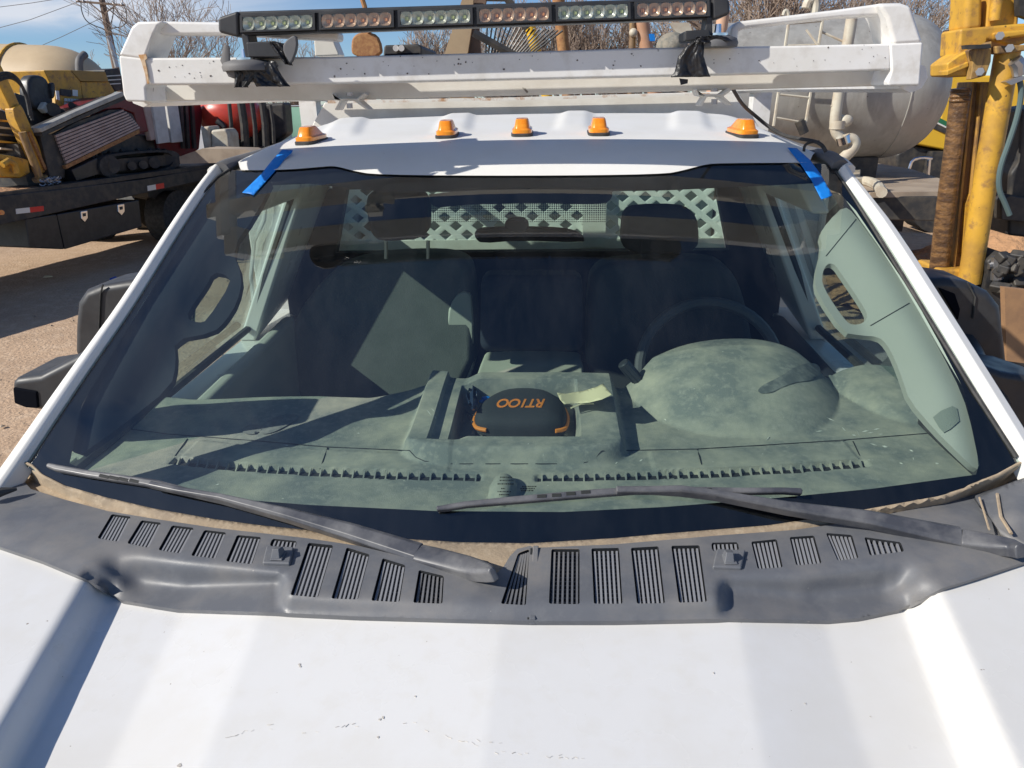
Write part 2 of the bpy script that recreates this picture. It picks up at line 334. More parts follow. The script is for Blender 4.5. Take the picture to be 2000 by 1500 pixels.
for x, y, r in ((585, 1298, 3), (586, 1302, 2.4), (742, 1305+100, 2.5), (811, 1360, 2), (748, 1402, 3), (1394, 1315, 2), (1572, 1374, 2.2), (350, 1496, 4), (738, 1440, 2), (1700, 1400, 2)):
    c = HP(x, y); k = r/1400*1.0; m.add([c+V((k*math.cos(a)*rh_.uniform(.5, 1.2), k*math.sin(a)*rh_.uniform(.6, 1.6), .0004)) for a in range(6)], [(0, 1, 2, 3, 4, 5)])
m.obj('dirt_marks', DL, hood, smooth=False, weld=False)
fender = MB()
for s in (-1, 1):
    fender.grid(lambda u, v: V((s*(.995+.02*math.sin(v*3)), lerp(1.4, .05, u), lerp(1.365, .75, v))), 12, 10)
fender.box((0, .06, 1.02), (1.98, .10, .5)); fender.obj('fender', PAINT, truck)
# ---- windshield glass
gl = [(36, 903), (78, 926), (126, 950), (210, 974), (300, 995), (420, 1016), (510, 1028), (600, 1037), (700, 1046), (800, 1055), (900, 1060), (1035, 1062), (1200, 1053), (1300, 1044), (1500, 1028), (1600, 1013), (1750, 986), (1850, 968), (1950, 930), (2003, 905), (1652, 345), (1628, 324), (1600, 319), (1400, 320), (1375, 323), (1335, 334), (1295, 342), (1018, 345), (735, 343), (690, 335), (655, 325), (630, 327), (560, 333), (462, 333), (440, 330), (424, 345)]
sheet(gl, [], G(0), 40).obj('windshield', GLASS, truck, ang=3)
fin = [(136, 905), (170, 920), (300, 948), (440, 973), (600, 986), (850, 998), (1100, 1000), (1300, 990), (1500, 974), (1700, 955), (1906, 927), (1913, 908), (1882, 760), (1838, 675), (1782, 575), (1672, 412), (1640, 378), (1590, 358), (1300, 372), (1018, 376), (740, 374), (600, 358), (480, 352), (412, 390), (280, 590), (160, 790)]
sheet(gl, [fin], G(.006), 30).obj('windshield_border', FRIT, truck, ang=3)
sheet(smoothpoly([(836, 370), (1196, 370), (1196, 386), (1180, 400), (1040, 396), (900, 400), (842, 408)], 1), [], G(.007), 14).obj('shade_patch', FRIT, truck, ang=3)
# dotted shade patch behind the mirror
dp = MB()
for i in range(82):
    for j in range(10):
        x = 842+i*4.3; y = 394+j*4.3
        if x > 1185: continue
        q = G(.008); r_ = 2.15-.75*(j/10); dp.add([q(x-r_, y), q(x, y-r_), q(x+r_, y), q(x, y+r_)], [(0, 1, 2, 3)])
dp.obj('shade_dots', FRIT, truck, smooth=False, weld=False)
sm = MB(); # maker's etching on the glass
for (x0, y0, w) in [(977, 931, 22), (976, 937, 26), (972, 944, 30), (979, 953, 8), (972, 959, 24), (975, 965, 18), (1020, 949, 26), (1016, 953, 28), (1018, 957, 22)]:
    k = 0
    while k < w:
        ww = random.choice((1.2, 1.8, 2.4)); q = G(-.003); sm.add([q(x0+k, y0), q(x0+k+ww, y0), q(x0+k+ww, y0+2.2), q(x0+k, y0+2.2)], [(0, 1, 2, 3)]); k += ww+1
sm.obj('glass_etching', FRIT, truck, smooth=False, weld=False)
# ---- roof
rf_px = [(440, 328), (462, 336), (560, 335), (630, 329), (655, 327), (690, 337), (735, 345), (1018, 347), (1295, 344), (1335, 336), (1375, 325), (1400, 322), (1600, 321), (1618, 314)]
RF = [G(0)(*p) for p in smoothline(rf_px, 2)]; RFy = [(p.x, p.y) for p in RF]; RFz = [(p.x, p.z) for p in RF]
def roofz(x, y):
    yf = pw(RFy, x); zf = pw(RFz, x)+.004; zt = 2.024+.030*ss(2.05, 2.65, y)-.012*(x/.7)**2-.10*ss(.64, .86, abs(x))**1.3
    rb = 0
    for c, w in ((-.52, .05), (-.20, .045), (.14, .045), (.46, .05)):
        sp_ = c*(1+(y-2.1)*.35); rb += ss(w+.02, w-.02, abs(x-sp_))
    rb *= ss(2.05, 2.22, y)
    return zf+(zt-zf)*(1-math.exp(-max(0, y-yf)/.125))+.009*rb
rm = MB()
def rv(u, v):
    x = lerp(-.755, .765, u); yf = pw(RFy, max(-.70, min(.715, x)))+max(0, abs(x)-.70)*2.2; y = lerp(yf, 2.70, v**1.5)
    return V((x, y, roofz(x, y)))
rm.grid(rv, 160, 50); rm.grid(lambda u, v: V((lerp(-.755, .765, u), 2.70+.02*v, roofz(lerp(-.755, .765, u), 2.7)-.11*v)), 40, 2)
roof = rm.obj('roof', ROOFW, truck, ang=1.2)
lm = MB(); lm.grid(lambda u, v: V((lerp(-.72, .72, u), lerp(pw(RFy, lerp(-.72, .72, u))+.02, 2.66, v), 1.925+.02*v-.02*(2*u-1)**2)), 10, 6); lm.obj('headliner', LINER, truck)
def RS(off=0):
    def f(x, y):
        d = ray(x, y); a, b = 1.2, 4.5; lastt = None
        t = 1.5
        while t < 3.6:
            p = CAM+d*t
            if p.y > pw(RFy, p.x) and p.z < roofz(p.x, p.y)+off: return p
            t += .004
        return G(-.004)(x, y)
    return f
# ---- pillars, drip rails, cab shell
lpil = [(-22, 968, 42), (27, 900, 38), (131, 750, 31), (190, 668, 27), (246, 590, 24), (348, 430, 20), (395, 362, 16), (425, 325, 13)]
rpil = [(2060, 965, 44), (1976, 826, 40), (1860, 640, 36), (1745, 458, 31), (1690, 385, 22), (1662, 350, 18), (1648, 328, 16)]
for nm, P_, sg in (('windshield_pillar', lpil, -1), ('windshield_pillar', rpil, 1)):
    m = MB(); pts = []; rs = []
    for x, y, w in smoothline(P_, 2):
        p = G(-.012)(x, y); pts.append(p); rs.append(w*(p-CAM).dot(_f)/1400)
    m.strip(pts, rs, .035, V((sg*.35, -.55, .75))); m.obj(nm, ROOFW, truck, bevel=.007, seg=4, ang=1.)
for P_ in ([(30, 912, 8), (58, 870, 8), (170, 697, 7), (330, 452, 6), (425, 345, 5), (452, 328, 5)], [(1985, 893, 9), (1900, 762, 8), (1830, 648, 7), (1756, 528, 7), (1692, 425, 6), (1652, 362, 5), (1632, 335, 5)]):
    m = MB(); m.tube([G(-.002)(x, y) for x, y, w in P_], [w*.5*1.5/1400 for x, y, w in P_], 8); m.obj('glass_molding', RUBBER, truck)
for s in (-1, 1):
    m = MB(); a = G(-.006)(*((432, 330) if s < 0 else (1640, 325))); e = .752 if s < 0 else .762; pts = [tuple(a)]+[(s*e, y, roofz(s*e, y)-.004) for y in (1.86, 1.95, 2.1, 2.3, 2.5, 2.68)]
    m.tube(smoothline(pts, 2), .022, 10, flat=.8); m.obj('drip_rail', GREYR, truck)
    m = MB(); pts = [V(p)+V((s*.022, 0, -.012)) for p in smoothline(pts, 2)]; m.tube(pts, .018, 10); m.obj('roof_side_rail', ROOFW, truck)
def sidex(z): return 1.0-(max(z, 1.42)-1.42)*.52
for s in (-1, 1):
    m = MB(); q = lambda y, z: V((s*sidex(z), y, z))
    m.plate([q(1.05, .55), q(2.72, .55), q(2.72, 1.345), q(1.05, 1.33)], (s*-.09, 0, 0))
    m.plate([q(2.31, 1.34), q(2.72, 1.40), q(2.72, 1.96), q(2.34, 1.93)], (s*-.06, 0, 0))
    m.plate([q(1.90, 1.815), q(2.72, 1.815), q(2.72, 1.97), q(1.95, 1.95)], (s*-.05, 0, 0))
    m.obj('door', PAINT, truck, bevel=.01)
    m = MB(); m.add([q(1.28, 1.34), q(2.44, 1.34), q(2.44, 1.93), q(1.88, 1.93)], [(0, 1, 2, 3)]); m.obj('side_window', SIDEG, truck, smooth=False, weld=False)
    m = MB(); m.plate([V((s*.905, 1.30, 1.0)), V((s*.905, 2.5, 1.0)), V((s*.905, 2.5, 1.38)), V((s*.905, 1.30, 1.33))], (s*-.05, 0, 0)); m.obj('door_card', TRIM if s < 0 else DARKIN, truck, bevel=.02)  # card colours hold the light: left pale as sunlit, right dark as shaded
    m = MB(); m.tube([V((s*.965, 1.28, 1.36)), V((s*.96, 2.32, 1.385)), V((s*.73, 2.34, 1.88))], .012, 6); m.obj('window_seal', RUBBER, truck)
m = MB(); wy = 2.66 # rear wall with the back window
zz = [1.0, 1.575, 1.80, 1.93]; 
m.box((0, wy, 1.28), (1.86, .05, .60)); m.box((0, wy, 1.885), (1.42, .05, .15)); 
for s in (-1, 1): m.plate([V((s*.725, wy-.025, 1.58)), V((s*.93, wy-.025, 1.58)), V((s*.74, wy-.025, 1.81)), V((s*.66, wy-.025, 1.81))], (0, .05, 0))
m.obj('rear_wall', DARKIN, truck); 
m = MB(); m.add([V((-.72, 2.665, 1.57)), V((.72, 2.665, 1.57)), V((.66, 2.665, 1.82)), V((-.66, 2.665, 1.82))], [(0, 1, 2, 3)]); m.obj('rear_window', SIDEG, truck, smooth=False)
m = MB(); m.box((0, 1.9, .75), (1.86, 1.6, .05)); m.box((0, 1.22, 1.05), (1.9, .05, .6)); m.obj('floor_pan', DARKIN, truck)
# ---- cowl
top = [(-160, 900), (0, 915), (31, 922), (60, 955), (120, 974), (210, 998), (300, 1013), (420, 1031), (510, 1041), (600, 1051), (700, 1066), (800, 1090), (880, 1115), (915, 1126), (945, 1129), (966, 1124), (984, 1106), (996, 1086), (1010, 1072), (1035, 1066), (1045, 1070), (1200, 1063), (1400, 1046), (1550, 1035), (1650, 1021), (1800, 991), (1900, 966), (2010, 932), (2200, 880)]
bot = [(2200, 1040), (2000, 1098), (1900, 1131), (1840, 1149), (1800, 1170), (1755, 1191), (1680, 1207), (1622, 1212), (1425, 1208), (1200, 1213), (1035, 1213), (700, 1204), (530, 1196), (345, 1190), (300, 1183), (237, 1172), (200, 1148), (160, 1128), (80, 1095), (0, 1068), (-160, 1015)]
vents = [[(218, 1004), (256, 1009), (231, 1058), (190, 1051)], [(276, 1016), (315, 1021), (290, 1070), (248, 1061)], [(336, 1026), (379, 1031), (352, 1081), (309, 1074)], [(399, 1035), (442, 1040), (421, 1091), (373, 1085)], [(463, 1045), (510, 1049), (492, 1102), (441, 1096)], [(532, 1052), (580, 1057), (577, 1070), (526, 1066)],
 [(602, 1060), (651, 1065), (621, 1167), (567, 1162)], [(677, 1069), (722, 1083), (699, 1171), (647, 1169)], [(747, 1090), (792, 1104), (780, 1176), (725, 1173)], [(818, 1113), (867, 1125), (864, 1179), (807, 1177)], [(1012, 1080), (1034, 1072), (1027, 1182), (978, 1179)],
 [(1077, 1072), (1132, 1072), (1132, 1180), (1072, 1179)], [(1155, 1071), (1209, 1070), (1216, 1179), (1160, 1179)], [(1232, 1070), (1286, 1067), (1299, 1178), (1244, 1179)], [(1311, 1066), (1366, 1065), (1381, 1175), (1326, 1177)], [(1389, 1060), (1441, 1059), (1444, 1075), (1391, 1076)], [(1467, 1058), (1517, 1053), (1529, 1108), (1480, 1111)], [(1542, 1049), (1590, 1046), (1605, 1100), (1555, 1104)], [(1613, 1041), (1664, 1045), (1677, 1090), (1636, 1095)], [(1688, 1049), (1759, 1059), (1766, 1077), (1699, 1085)]]
BOTR = list(reversed(bot))
def cowlz(x, y):
    def scoop(xl, xr, yu, yd, wl, wr):
        return ss(xl, xl+wl, x)*ss(xr, xr-wr, x)*ss(pw(yu, x), pw(yd, x), y)
    a = scoop(158, 566, [(160, 1052), (183, 1060), (564, 1117)], [(160, 1120), (246, 1146), (360, 1157), (540, 1143)], 125, 26)
    b = scoop(1396, 1842, [(1400, 1119), (1560, 1112), (1830, 1078)], [(1400, 1156), (1570, 1176), (1740, 1162), (1840, 1120)], 32, 125)
    by = pw(BOTR, x); z = 1.395; k = ss(by-42, by+6, y)
    for _ in range(4):
        p = az(x, y, z); h = hoodz(p.x, p.y)+.009
        z = lerp(lerp(1.413, min(h, 1.413), max(a, b)), h, k)
    return z
CS = lambda x, y: az(x, y, cowlz(x, y))
m = MB(); m.box((0, 1.12, 1.33), (1.9, .34, .02)); m.obj('firewall_panel', DARKIN, truck)
rv_ = []
for q in vents:
    c = V((sum(p[0] for p in q)/4, sum(p[1] for p in q)/4)); r = resamp(q, 9); rv_.append(smoothpoly(r, 1))
cw = sheet(top+bot, rv_, CS, 8)
bb_ = [CS(*p) for p in resamp(bot, 10, False)]; k = len(bb_); cw.add(bb_+[p+V((0, .003, -.012)) for p in bb_], [(i, i+1, k+i+1, k+i) for i in range(k-1)])
cowl = cw.obj('cowl_panel', COWL, truck, ang=.9, weld=False)
for k, q in enumerate(vents):
    m = MB(); w3 = [CS(*p) for p in smoothpoly(resamp(q, 9), 1)]; n = len(w3); dn = V((0, 0, -.026)); c = sum(w3, V())/n
    lit = k in (9, 10, 11)
    m.add([p+V((0, 0, -.0004)) for p in w3]+[p+dn for p in w3], [(i, (i+1) % n, n+(i+1) % n, n+i) for i in range(n)]+[tuple(range(n, 2*n))])
    g = m.obj('vent', COWLD, cowl, smooth=False)
    TL, TR, BR, BL = [CS(*p) for p in q]; s = MB(); ns = 6 if k not in (10,) else 5
    for i in range(ns):
        u = (i+.75)/(ns+.3); a = TL.lerp(TR, u); b = BL.lerp(BR, u); a = a.lerp(b, .03); b = b.lerp(a, .02)
        sd2 = (b-a).cross(V((0, 0, 1))).normalized()*-.0016
        h0, h1 = -.003, -.015
        s.add([a+sd2+V((0, 0, h0)), b+sd2+V((0, 0, h0)), b-sd2+V((0, 0, h0)), a-sd2+V((0, 0, h0)), a+sd2+V((0, 0, h1)), b+sd2+V((0, 0, h1)), b-sd2+V((0, 0, h1)), a-sd2+V((0, 0, h1))], [(0, 1, 2, 3), (0, 1, 5, 4), (3, 2, 6, 7), (0, 3, 7, 4), (1, 2, 6, 5)])
    nc = max(2, int((TL-BL).length/.0095))
    for j in range(nc):
        v = (j+.5)/nc; a = TL.lerp(BL, v); b = TR.lerp(BR, v); a2 = a.lerp(b, .05); b2 = a.lerp(b, .98)
        s.box((a2+b2)/2+V((0, 0, -.0115)), ((b2-a2).length, .0022, .005), (b2-a2).to_track_quat('X', 'Z').to_matrix())
    if lit: # plate close below the slats
        s.add([TL+V((0, 0, -.014)), TR+V((0, 0, -.014)), BR+V((0, 0, -.014)), BL+V((0, 0, -.014))], [(0, 1, 2, 3)])
    s.obj('vent_slats', COWL if lit else SLAT, cowl, smooth=False, weld=False)
# washer nozzles on square pads
for (x0, x1, y0, y1, cx) in ((515, 571, 1071, 1104, 545), (1393, 1452, 1077, 1112, 1424)):
    m = MB(); pad = [az(x, y, 1.413) for x, y in ((x0+6, y0), (x1+4, y0+2), (x1-4, y1+2), (x0-2, y1))]
    m.plate([p+V((0, 0, .006)) for p in pad], (0, 0, -.008)); o = m.obj('washer_nozzle', COWL, cowl, bevel=.003)
    m = MB(); c = az(cx, (y0+y1)/2-2, 1.419); m.plate([c+V((-.010, -.014, 0)), c+V((.010, -.014, 0)), c+V((.009, .012, 0)), c+V((-.009, .012, 0))], (0, 0, .003))
    m.add([c+V((-.010, -.013, 0)), c+V((.006, -.013, 0)), c+V((.008, .010, 0)), c+V((-.009, .010, 0)), c+V((-.007, -.006, .017)), c+V((.004, -.006, .017)), c+V((.005, .009, .012)), c+V((-.007, .009, .012))], [(0, 1, 5, 4), (1, 2, 6, 5), (2, 3, 7, 6), (3, 0, 4, 7), (4, 5, 6, 7)])
    m.obj('washer_nozzle_tip', COWL, cowl, bevel=.003)
# join strip on the cowl centre
m = MB(); m.plate([CS(x, y)+V((0, 0, .004)) for x, y in ((1041, 1069), (1052, 1069), (1046, 1212), (1034, 1212))], (0, 0, -.012)); m.obj('cowl_joint', COWL, cowl, bevel=.0015)
m = MB(); m.plate([CS(x, y)+V((0, 0, .0015)) for x, y in ((1036, 1072), (1040, 1072), (1034, 1210), (1030, 1210))], (0, 0, -.004)); m.obj('cowl_joint_gap', DASHD, cowl)
# dusty seal below the glass
st = [(36, 901), (52, 902), (78, 924), (126, 948), (210, 972), (300, 993), (420, 1014), (510, 1026), (600, 1035), (700, 1044), (800, 1053), (900, 1059), (1035, 1061), (1200, 1051), (1300, 1042), (1500, 1026), (1600, 1011), (1750, 984), (1850, 966), (1950, 928), (2010, 896)]
sb = [(2020, 945), (1900, 975), (1800, 1000), (1650, 1030), (1550, 1044), (1400, 1055), (1200, 1072), (1045, 1079), (1010, 1085), (996, 1100), (960, 1140), (880, 1130), (800, 1100), (700, 1076), (600, 1060), (510, 1050), (420, 1040), (300, 1022), (210, 1007), (120, 983), (60, 964), (25, 935)]
def SS(x, y):
    p = az(x, y, 1.404); ty = pw(st, x); q = G(-.004)(x, ty); t = ss(ty+26, ty, y); return az(x, y, lerp(1.404, q.z, t))
sheet(st+sb, [], SS, 9).obj('windshield_seal', TAN, truck, ang=.8, solid=.004)
# corner trims beside the cowl
m = sheet([(1905, 968), (1930, 958), (2080, 905), (2110, 1040), (1998, 1062), (1955, 1040)], [], lambda x, y: az(x, y, 1.425+.02*ss(1915, 1990, x)*ss(1050, 1000, y)), 12); m.obj('fender_trim', COWL, cowl, solid=.008)
m = MB(); m.tube([az(1913, 972, 1.432), az(1922, 1000, 1.432), az(1932, 1034, 1.43)], .0018, 6); m.tube([az(1948, 965, 1.437), az(1955, 1010, 1.44), az(1975, 1042, 1.435)], .0028, 6); m.obj('fender_trim_bead', TAN, cowl)
m = MB(); m.tube([az(-20, 968, 1.43), az(5, 960, 1.432), az(33, 955, 1.43)], [.012, .009, .003], 8); m.obj('hood_bumper', RUBBER, truck)
# ---- wipers
def WG(off, xy, lift=None): return G(-off)(*xy)
nrmG = V((0, -1, 1.26)).normalized()
def wiper(blade, arm, cap, lifts, holes, nm):
    root = V(G(-.01)(*arm[0][:2])); w = bpy.data.objects.new('wiper', None); sc.collection.objects.link(w); w.location = root; w.parent = truck; w.matrix_parent_inverse = world_of(truck).inverted()
    m = MB(); pts = [G(-.022)(x, y) for x, y, q in blade]; m.strip(pts, [q*1.35/1400 for x, y, q in blade], .010, nrmG)
    b = m.obj('wiper_blade', WIPER, w, bevel=.0015)
    m = MB(); pts2 = [G(-.003)(x, y) for x, y, q in blade]; m.strip([(a+c)/2 for a, c in zip(pts, pts2)], .004, .012, nrmG); m.obj('wiper_rubber', RUBBER, w)
    m = MB()
    for x, y in holes:
        p = G(-.0255)(x, y); a = (G(-.0255)(x+9, y+(blade[-1][1]-blade[0][1])/(blade[-1][0]-blade[0][0])*9)-p); m.strip([p-a, p+a], .006, .002, nrmG)
    m.obj('wiper_blade_slots', DASHD, w)
    m = MB(); k = len(arm); pts = [asurf(x, y, lambda p, l=l: p.y-(1.04-l+gy(p.z)+.13*p.x*p.x)) for (x, y, q), l in zip(arm, lifts)]
    m.strip(pts, [q*(p-CAM).dot(_f)/1400 for (x, y, q), p in zip(arm, pts)], [.010]*2+[.018]*(k-2), V((0, -.55, 1)))
    zend = pts[-1].z
    m.obj('wiper_arm', WIPER, w, bevel=.002)
    m = MB(); pts = [az(x, y, lerp(zend, cap[-1][3], (i/(len(cap)-1))**1.3)) for i, (x, y, q, z) in enumerate(cap)]; m.strip(pts, [q*(p-CAM).dot(_f)/1400 for (x, y, q, z), p in zip(cap, pts)], .018, V((0, -.3, 1)))
    m.obj('wiper_arm_cap', WIPER, w, bevel=.004, seg=3); return w
wl = wiper([(93, 908, 9), (110, 913, 13), (170, 924, 13), (285, 941, 15), (300, 944, 17), (345, 953, 12), (430, 976, 9), (540, 1003, 8), (625, 1022, 5)],
      [(292, 944, 12), (345, 955, 13), (430, 970, 14), (560, 1002, 24), (680, 1035, 34), (817, 1078, 41)], [(816, 1078, 42, 1.47), (850, 1086, 44, 1.468), (905, 1100, 44, 1.462), (932, 1107, 40, 1.457), (950, 1111, 30, 1.452), (961, 1114, 14, 1.45)],
      [.034, .036, .037, .04, .05, .085], [(203, 930), (222, 933), (241, 936), (262, 939)], 'p')
wr = wiper([(853, 993, 9), (875, 990, 11), (910, 984, 11), (1010, 975, 13), (1175, 961, 14), (1240, 957, 12), (1370, 957, 13), (1440, 958, 12), (1530, 957, 11), (1566, 959, 12)],
      [(1204, 955, 14), (1270, 955, 15), (1330, 954, 15), (1400, 963, 14), (1540, 988, 22), (1700, 1010, 32), (1878, 1047, 43)], [(1878, 1047, 43, 1.478), (1930, 1055, 40, 1.468), (1975, 1062, 34, 1.45), (1994, 1068, 22, 1.44)],
      [.034, .036, .038, .04, .05, .06, .10], [(1058, 969), (1087, 967), (1115, 964), (1144, 961), (1382, 957)], 'd')
m = MB(); m.tube([az(945, 1112, 1.425), az(945, 1113, 1.38)], .014, 12); m.obj('wiper_spindle', MACH, wl)
# ---- amber clearance lights
cpx = [(604, 270, -.14), (873, 262, 0), (1020, 260, 0), (1169, 258, 0), (1453, 259, .16)]; c0 = None
for i, (x, y, rz) in enumerate(cpx):
    p = ay(x, y, 2.02); p.z = roofz(p.x, p.y)-.002
    if i == 0:
        m = MB()
        def ring(w, l0, l1, z, k=20):
            out = []
            for j in range(k):
                a = 2*math.pi*j/k; c_, s_ = math.cos(a), math.sin(a); c_ = math.copysign(abs(c_)**.5, c_); s_ = math.copysign(abs(s_)**.5, s_); out.append(V((w*c_, (l1 if s_ > 0 else l0)*s_, z)))
            return out
        def stack(rs):
            m = MB(); k = len(rs[0]); vs = sum(rs, []); fs = [(i*k+j, i*k+(j+1) % k, (i+1)*k+(j+1) % k, (i+1)*k+j) for i in range(len(rs)-1) for j in range(k)]; fs += [tuple(reversed(range(k))), tuple((len(rs)-1)*k+j for j in range(k))]; m.add(vs, fs); return m
        c0 = stack([ring(.029, .045, .08, -.006), ring(.029, .045, .08, .007), ring(.026, .042, .076, .009)]).obj('clearance_light', RUBBER, truck, ang=.5)
        c1 = stack([ring(.0265, .042, .076, .0085), ring(.0265, .042, .076, .017), ring(.021, .036, .06, .021), ring(.017, .026, .03, .040), ring(.015, .022, .024, .043)]).obj('light_lens', AMBER, c0, ang=.5)
        o, q = c0, c1
    else:
        o = c0.copy(); sc.collection.objects.link(o); q = c1.copy(); sc.collection.objects.link(q); q.parent = o
    o.matrix_parent_inverse = world_of(truck).inverted(); o.location = p; o.rotation_euler = (.06, 0, rz); o['group'] = 'amber lights along the roof'
# ---- mirrors
for s in (-1, 1):
    Ym = 1.88
    P_ = [(143, 700), (144, 640), (148, 592), (164, 568), (195, 557), (245, 549), (330, 545), (330, 700)] if s < 0 else [(1790, 548), (1850, 544), (1895, 551), (1935, 571), (1958, 600), (1968, 680), (1972, 722), (1800, 726)]
    m = MB(); m.plate([ay(x, y, Ym) for x, y in P_], (0, .16, 0)); mh = m.obj('side_mirror', BLACK, truck, bevel=.022, seg=5)
    m = MB(); m.tube([ay(x, y, Ym-.003) for x, y in (((201, 556), (196, 575), (194, 620), (190, 700)) if s < 0 else ((1890, 552), (1905, 580), (1900, 622)))], .0025, 5); m.obj('shell_seam', RUBBER, mh)
    if s > 0: m = MB(); m.plate([ay(x, y, Ym-.006) for x, y in ((1834, 562), (1866, 574), (1876, 604), (1872, 626))], (0, .01, 0)); m.obj('side_glass', FRIT, mh, bevel=.003)
    m = MB(); m.plate([V((p.x, p.y+.162, lerp(p.z, 1.6, .1))) for p in [ay(x, y, Ym) for x, y in P_]], (0, .004, 0)); m.obj('mirror_glass', CHROME, mh)
    c = ay(230 if s < 0 else 1880, 700, Ym); m = MB(); m.tube([V((c.x, Ym+.05, c.z+.03)), V((c.x*.93, 1.6, 1.40))], .05, 12); m.obj('mirror_neck', BLACK, mh)
    m = MB()
    if s < 0: P_ = [(20, 741), (75, 733), (140, 700), (210, 660), (200, 760), (92, 805), (50, 800), (22, 790)]; yy = 1.42
    else: P_ = [(1890, 700), (1960, 728), (2010, 736), (2080, 760), (2080, 850), (2000, 845), (1950, 835), (1890, 790)]; yy = 1.62
    m.plate([ay(x, y, yy) for x, y in P_], (0, .16, 0)); ma = m.obj('mirror_arm', BLACK, mh, bevel=.016, seg=3)
    if s < 0:
        m = MB(); m.plate([ay(x, y, yy-.004) for x, y in ((24, 757), (72, 765), (75, 798), (50, 797), (27, 788))], (0, .02, 0)); m.obj('turn_signal', FRIT, ma, bevel=.004)
# ---- dashboard
def shp(pl): return [(p.x, p.y) for p in pl]
slotL = shp([az(x, y, 1.352) for x, y in ((338, 904), (450, 916), (600, 926), (760, 933), (940, 937))])
slotR = shp([az(x, y, 1.352) for x, y in ((1048, 938), (1200, 935), (1400, 929), (1550, 921), (1692, 909))])
rear = shp([az(x, y, z) for x, y, z in ((120, 770, 1.36), (300, 785, 1.36), (380, 792, 1.36), (450, 790, 1.36), (620, 781, 1.36), (720, 778, 1.362), (760, 770, 1.365), (800, 752, 1.385), (835, 733, 1.40), (900, 728, 1.415), (1120, 728, 1.415), (1190, 740, 1.40), (1240, 766, 1.36))])+[(.36, 1.87), (.55, 1.88), (.74, 1.87), (.80, 1.80), (.83, 1.84), (.93, 1.86), (1.05, 1.84)]
XL, XR = -.228, .218
def dashz(x, y):
    z = 1.358+.018*ss(1.45, 1.75, y)*ss(.28, .75, abs(x))
    # raised centre pod with grooves and a tray
    fr = 1.375+.03*(abs(x+.005)/.23)**6; pod = ss(fr, fr+.035, y)*ss(.262, .238, abs(x+.005))
    z = lerp(z, 1.395+.02*ss(1.45, 1.8, y), pod)
    z += .014*ss(.40, .25, abs(x+.005))*ss(1.52, 1.80, y)*(1-pod)
    gx = abs(x+.005)
    if y > 1.44 and x < 0: z -= .018*ss(.196, .190, gx)*ss(1.44, 1.455, y)*ss(.10, .15, gx)
    tr = ss(.151, .147, gx)*ss(1.462, 1.468, y)*ss(1.762, 1.755, y)
    z -= .075*tr
    # instrument hood
    r2 = abs((x-.555)/.285)**2.6+((y-1.90)/.37)**2
    if r2 < 1 : z += .118*(1-r2)**.95
    r3 = ((x-.95)/.13)**2+((y-1.88)/.28)**2
    if r3 < 1: z += .045*(1-r3)**.6
    for sl in (slotL, slotR):
        if sl[0][0]-.004 < x < sl[-1][0]+.004:
            d = y-pw(sl, x)
            if abs(d) < .016: z -= .012*ss(.016, .012, abs(d))*ss(sl[0][0]-.004, sl[0][0]+.004, x)*ss(sl[-1][0]+.004, sl[-1][0]-.004, x)
    # lip behind the slots: raised lids
    for sl, a, b in ((slotL, -.76, -.14), (slotR, .30, .75)):
        if a < x < b and 0 < y-pw(sl, x)-.016 < .085: z += .0035
    # sensor bump by the glass
    r4 = ((x+.018)/.028)**2+((y-1.275)/.055)**2
    if r4 < 1: z += .03*(1-r4)**.5
    return z
dm = MB()
def dv(u, v):
    x = lerp(-1.03, 1.03, u); yr = pw(rear, x); yf = 1.12+.12*x*x
    if v <= .9: y = lerp(yf, yr, v/.9); return V((x, y, dashz(x, y)))
    t = (v-.9)/.1; z = dashz(x, yr); return V((x, yr+.02*math.sin(t*1.57), z-.02*(1-math.cos(t*1.57))-.17*max(0, t-.3)))
dm.grid(dv, 430, 150); dash = dm.obj('dashboard', DASH, truck, ang=.75)
def DS(x, y, off=0):
    d = ray(x, y); t = 1.1
    while t < 3:
        p = CAM+d*t
        if p.z < dashz(p.x, p.y)+off: return p
        t += .003
    return p
m = MB()
for ln in ([(255, 838), (330, 848), (500, 861), (640, 873), (800, 880)], [(800, 880), (812, 893), (830, 901), (880, 906), (1130, 906), (1158, 900), (1175, 881)], [(1175, 881), (1360, 877), (1500, 869), (1640, 860), (1828, 845)], [(366, 857), (342, 890)], [(640, 874), (625, 916)], [(1362, 877), (1374, 920)], [(1666, 862), (1684, 900)]):
    m.tube([DS(*p, .0016) for p in resamp(ln, 12, False)], .0013, 4)
m.obj('dash_seams', DASHD, dash)
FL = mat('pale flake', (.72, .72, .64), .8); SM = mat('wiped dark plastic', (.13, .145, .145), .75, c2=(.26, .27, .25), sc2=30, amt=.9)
m = MB()
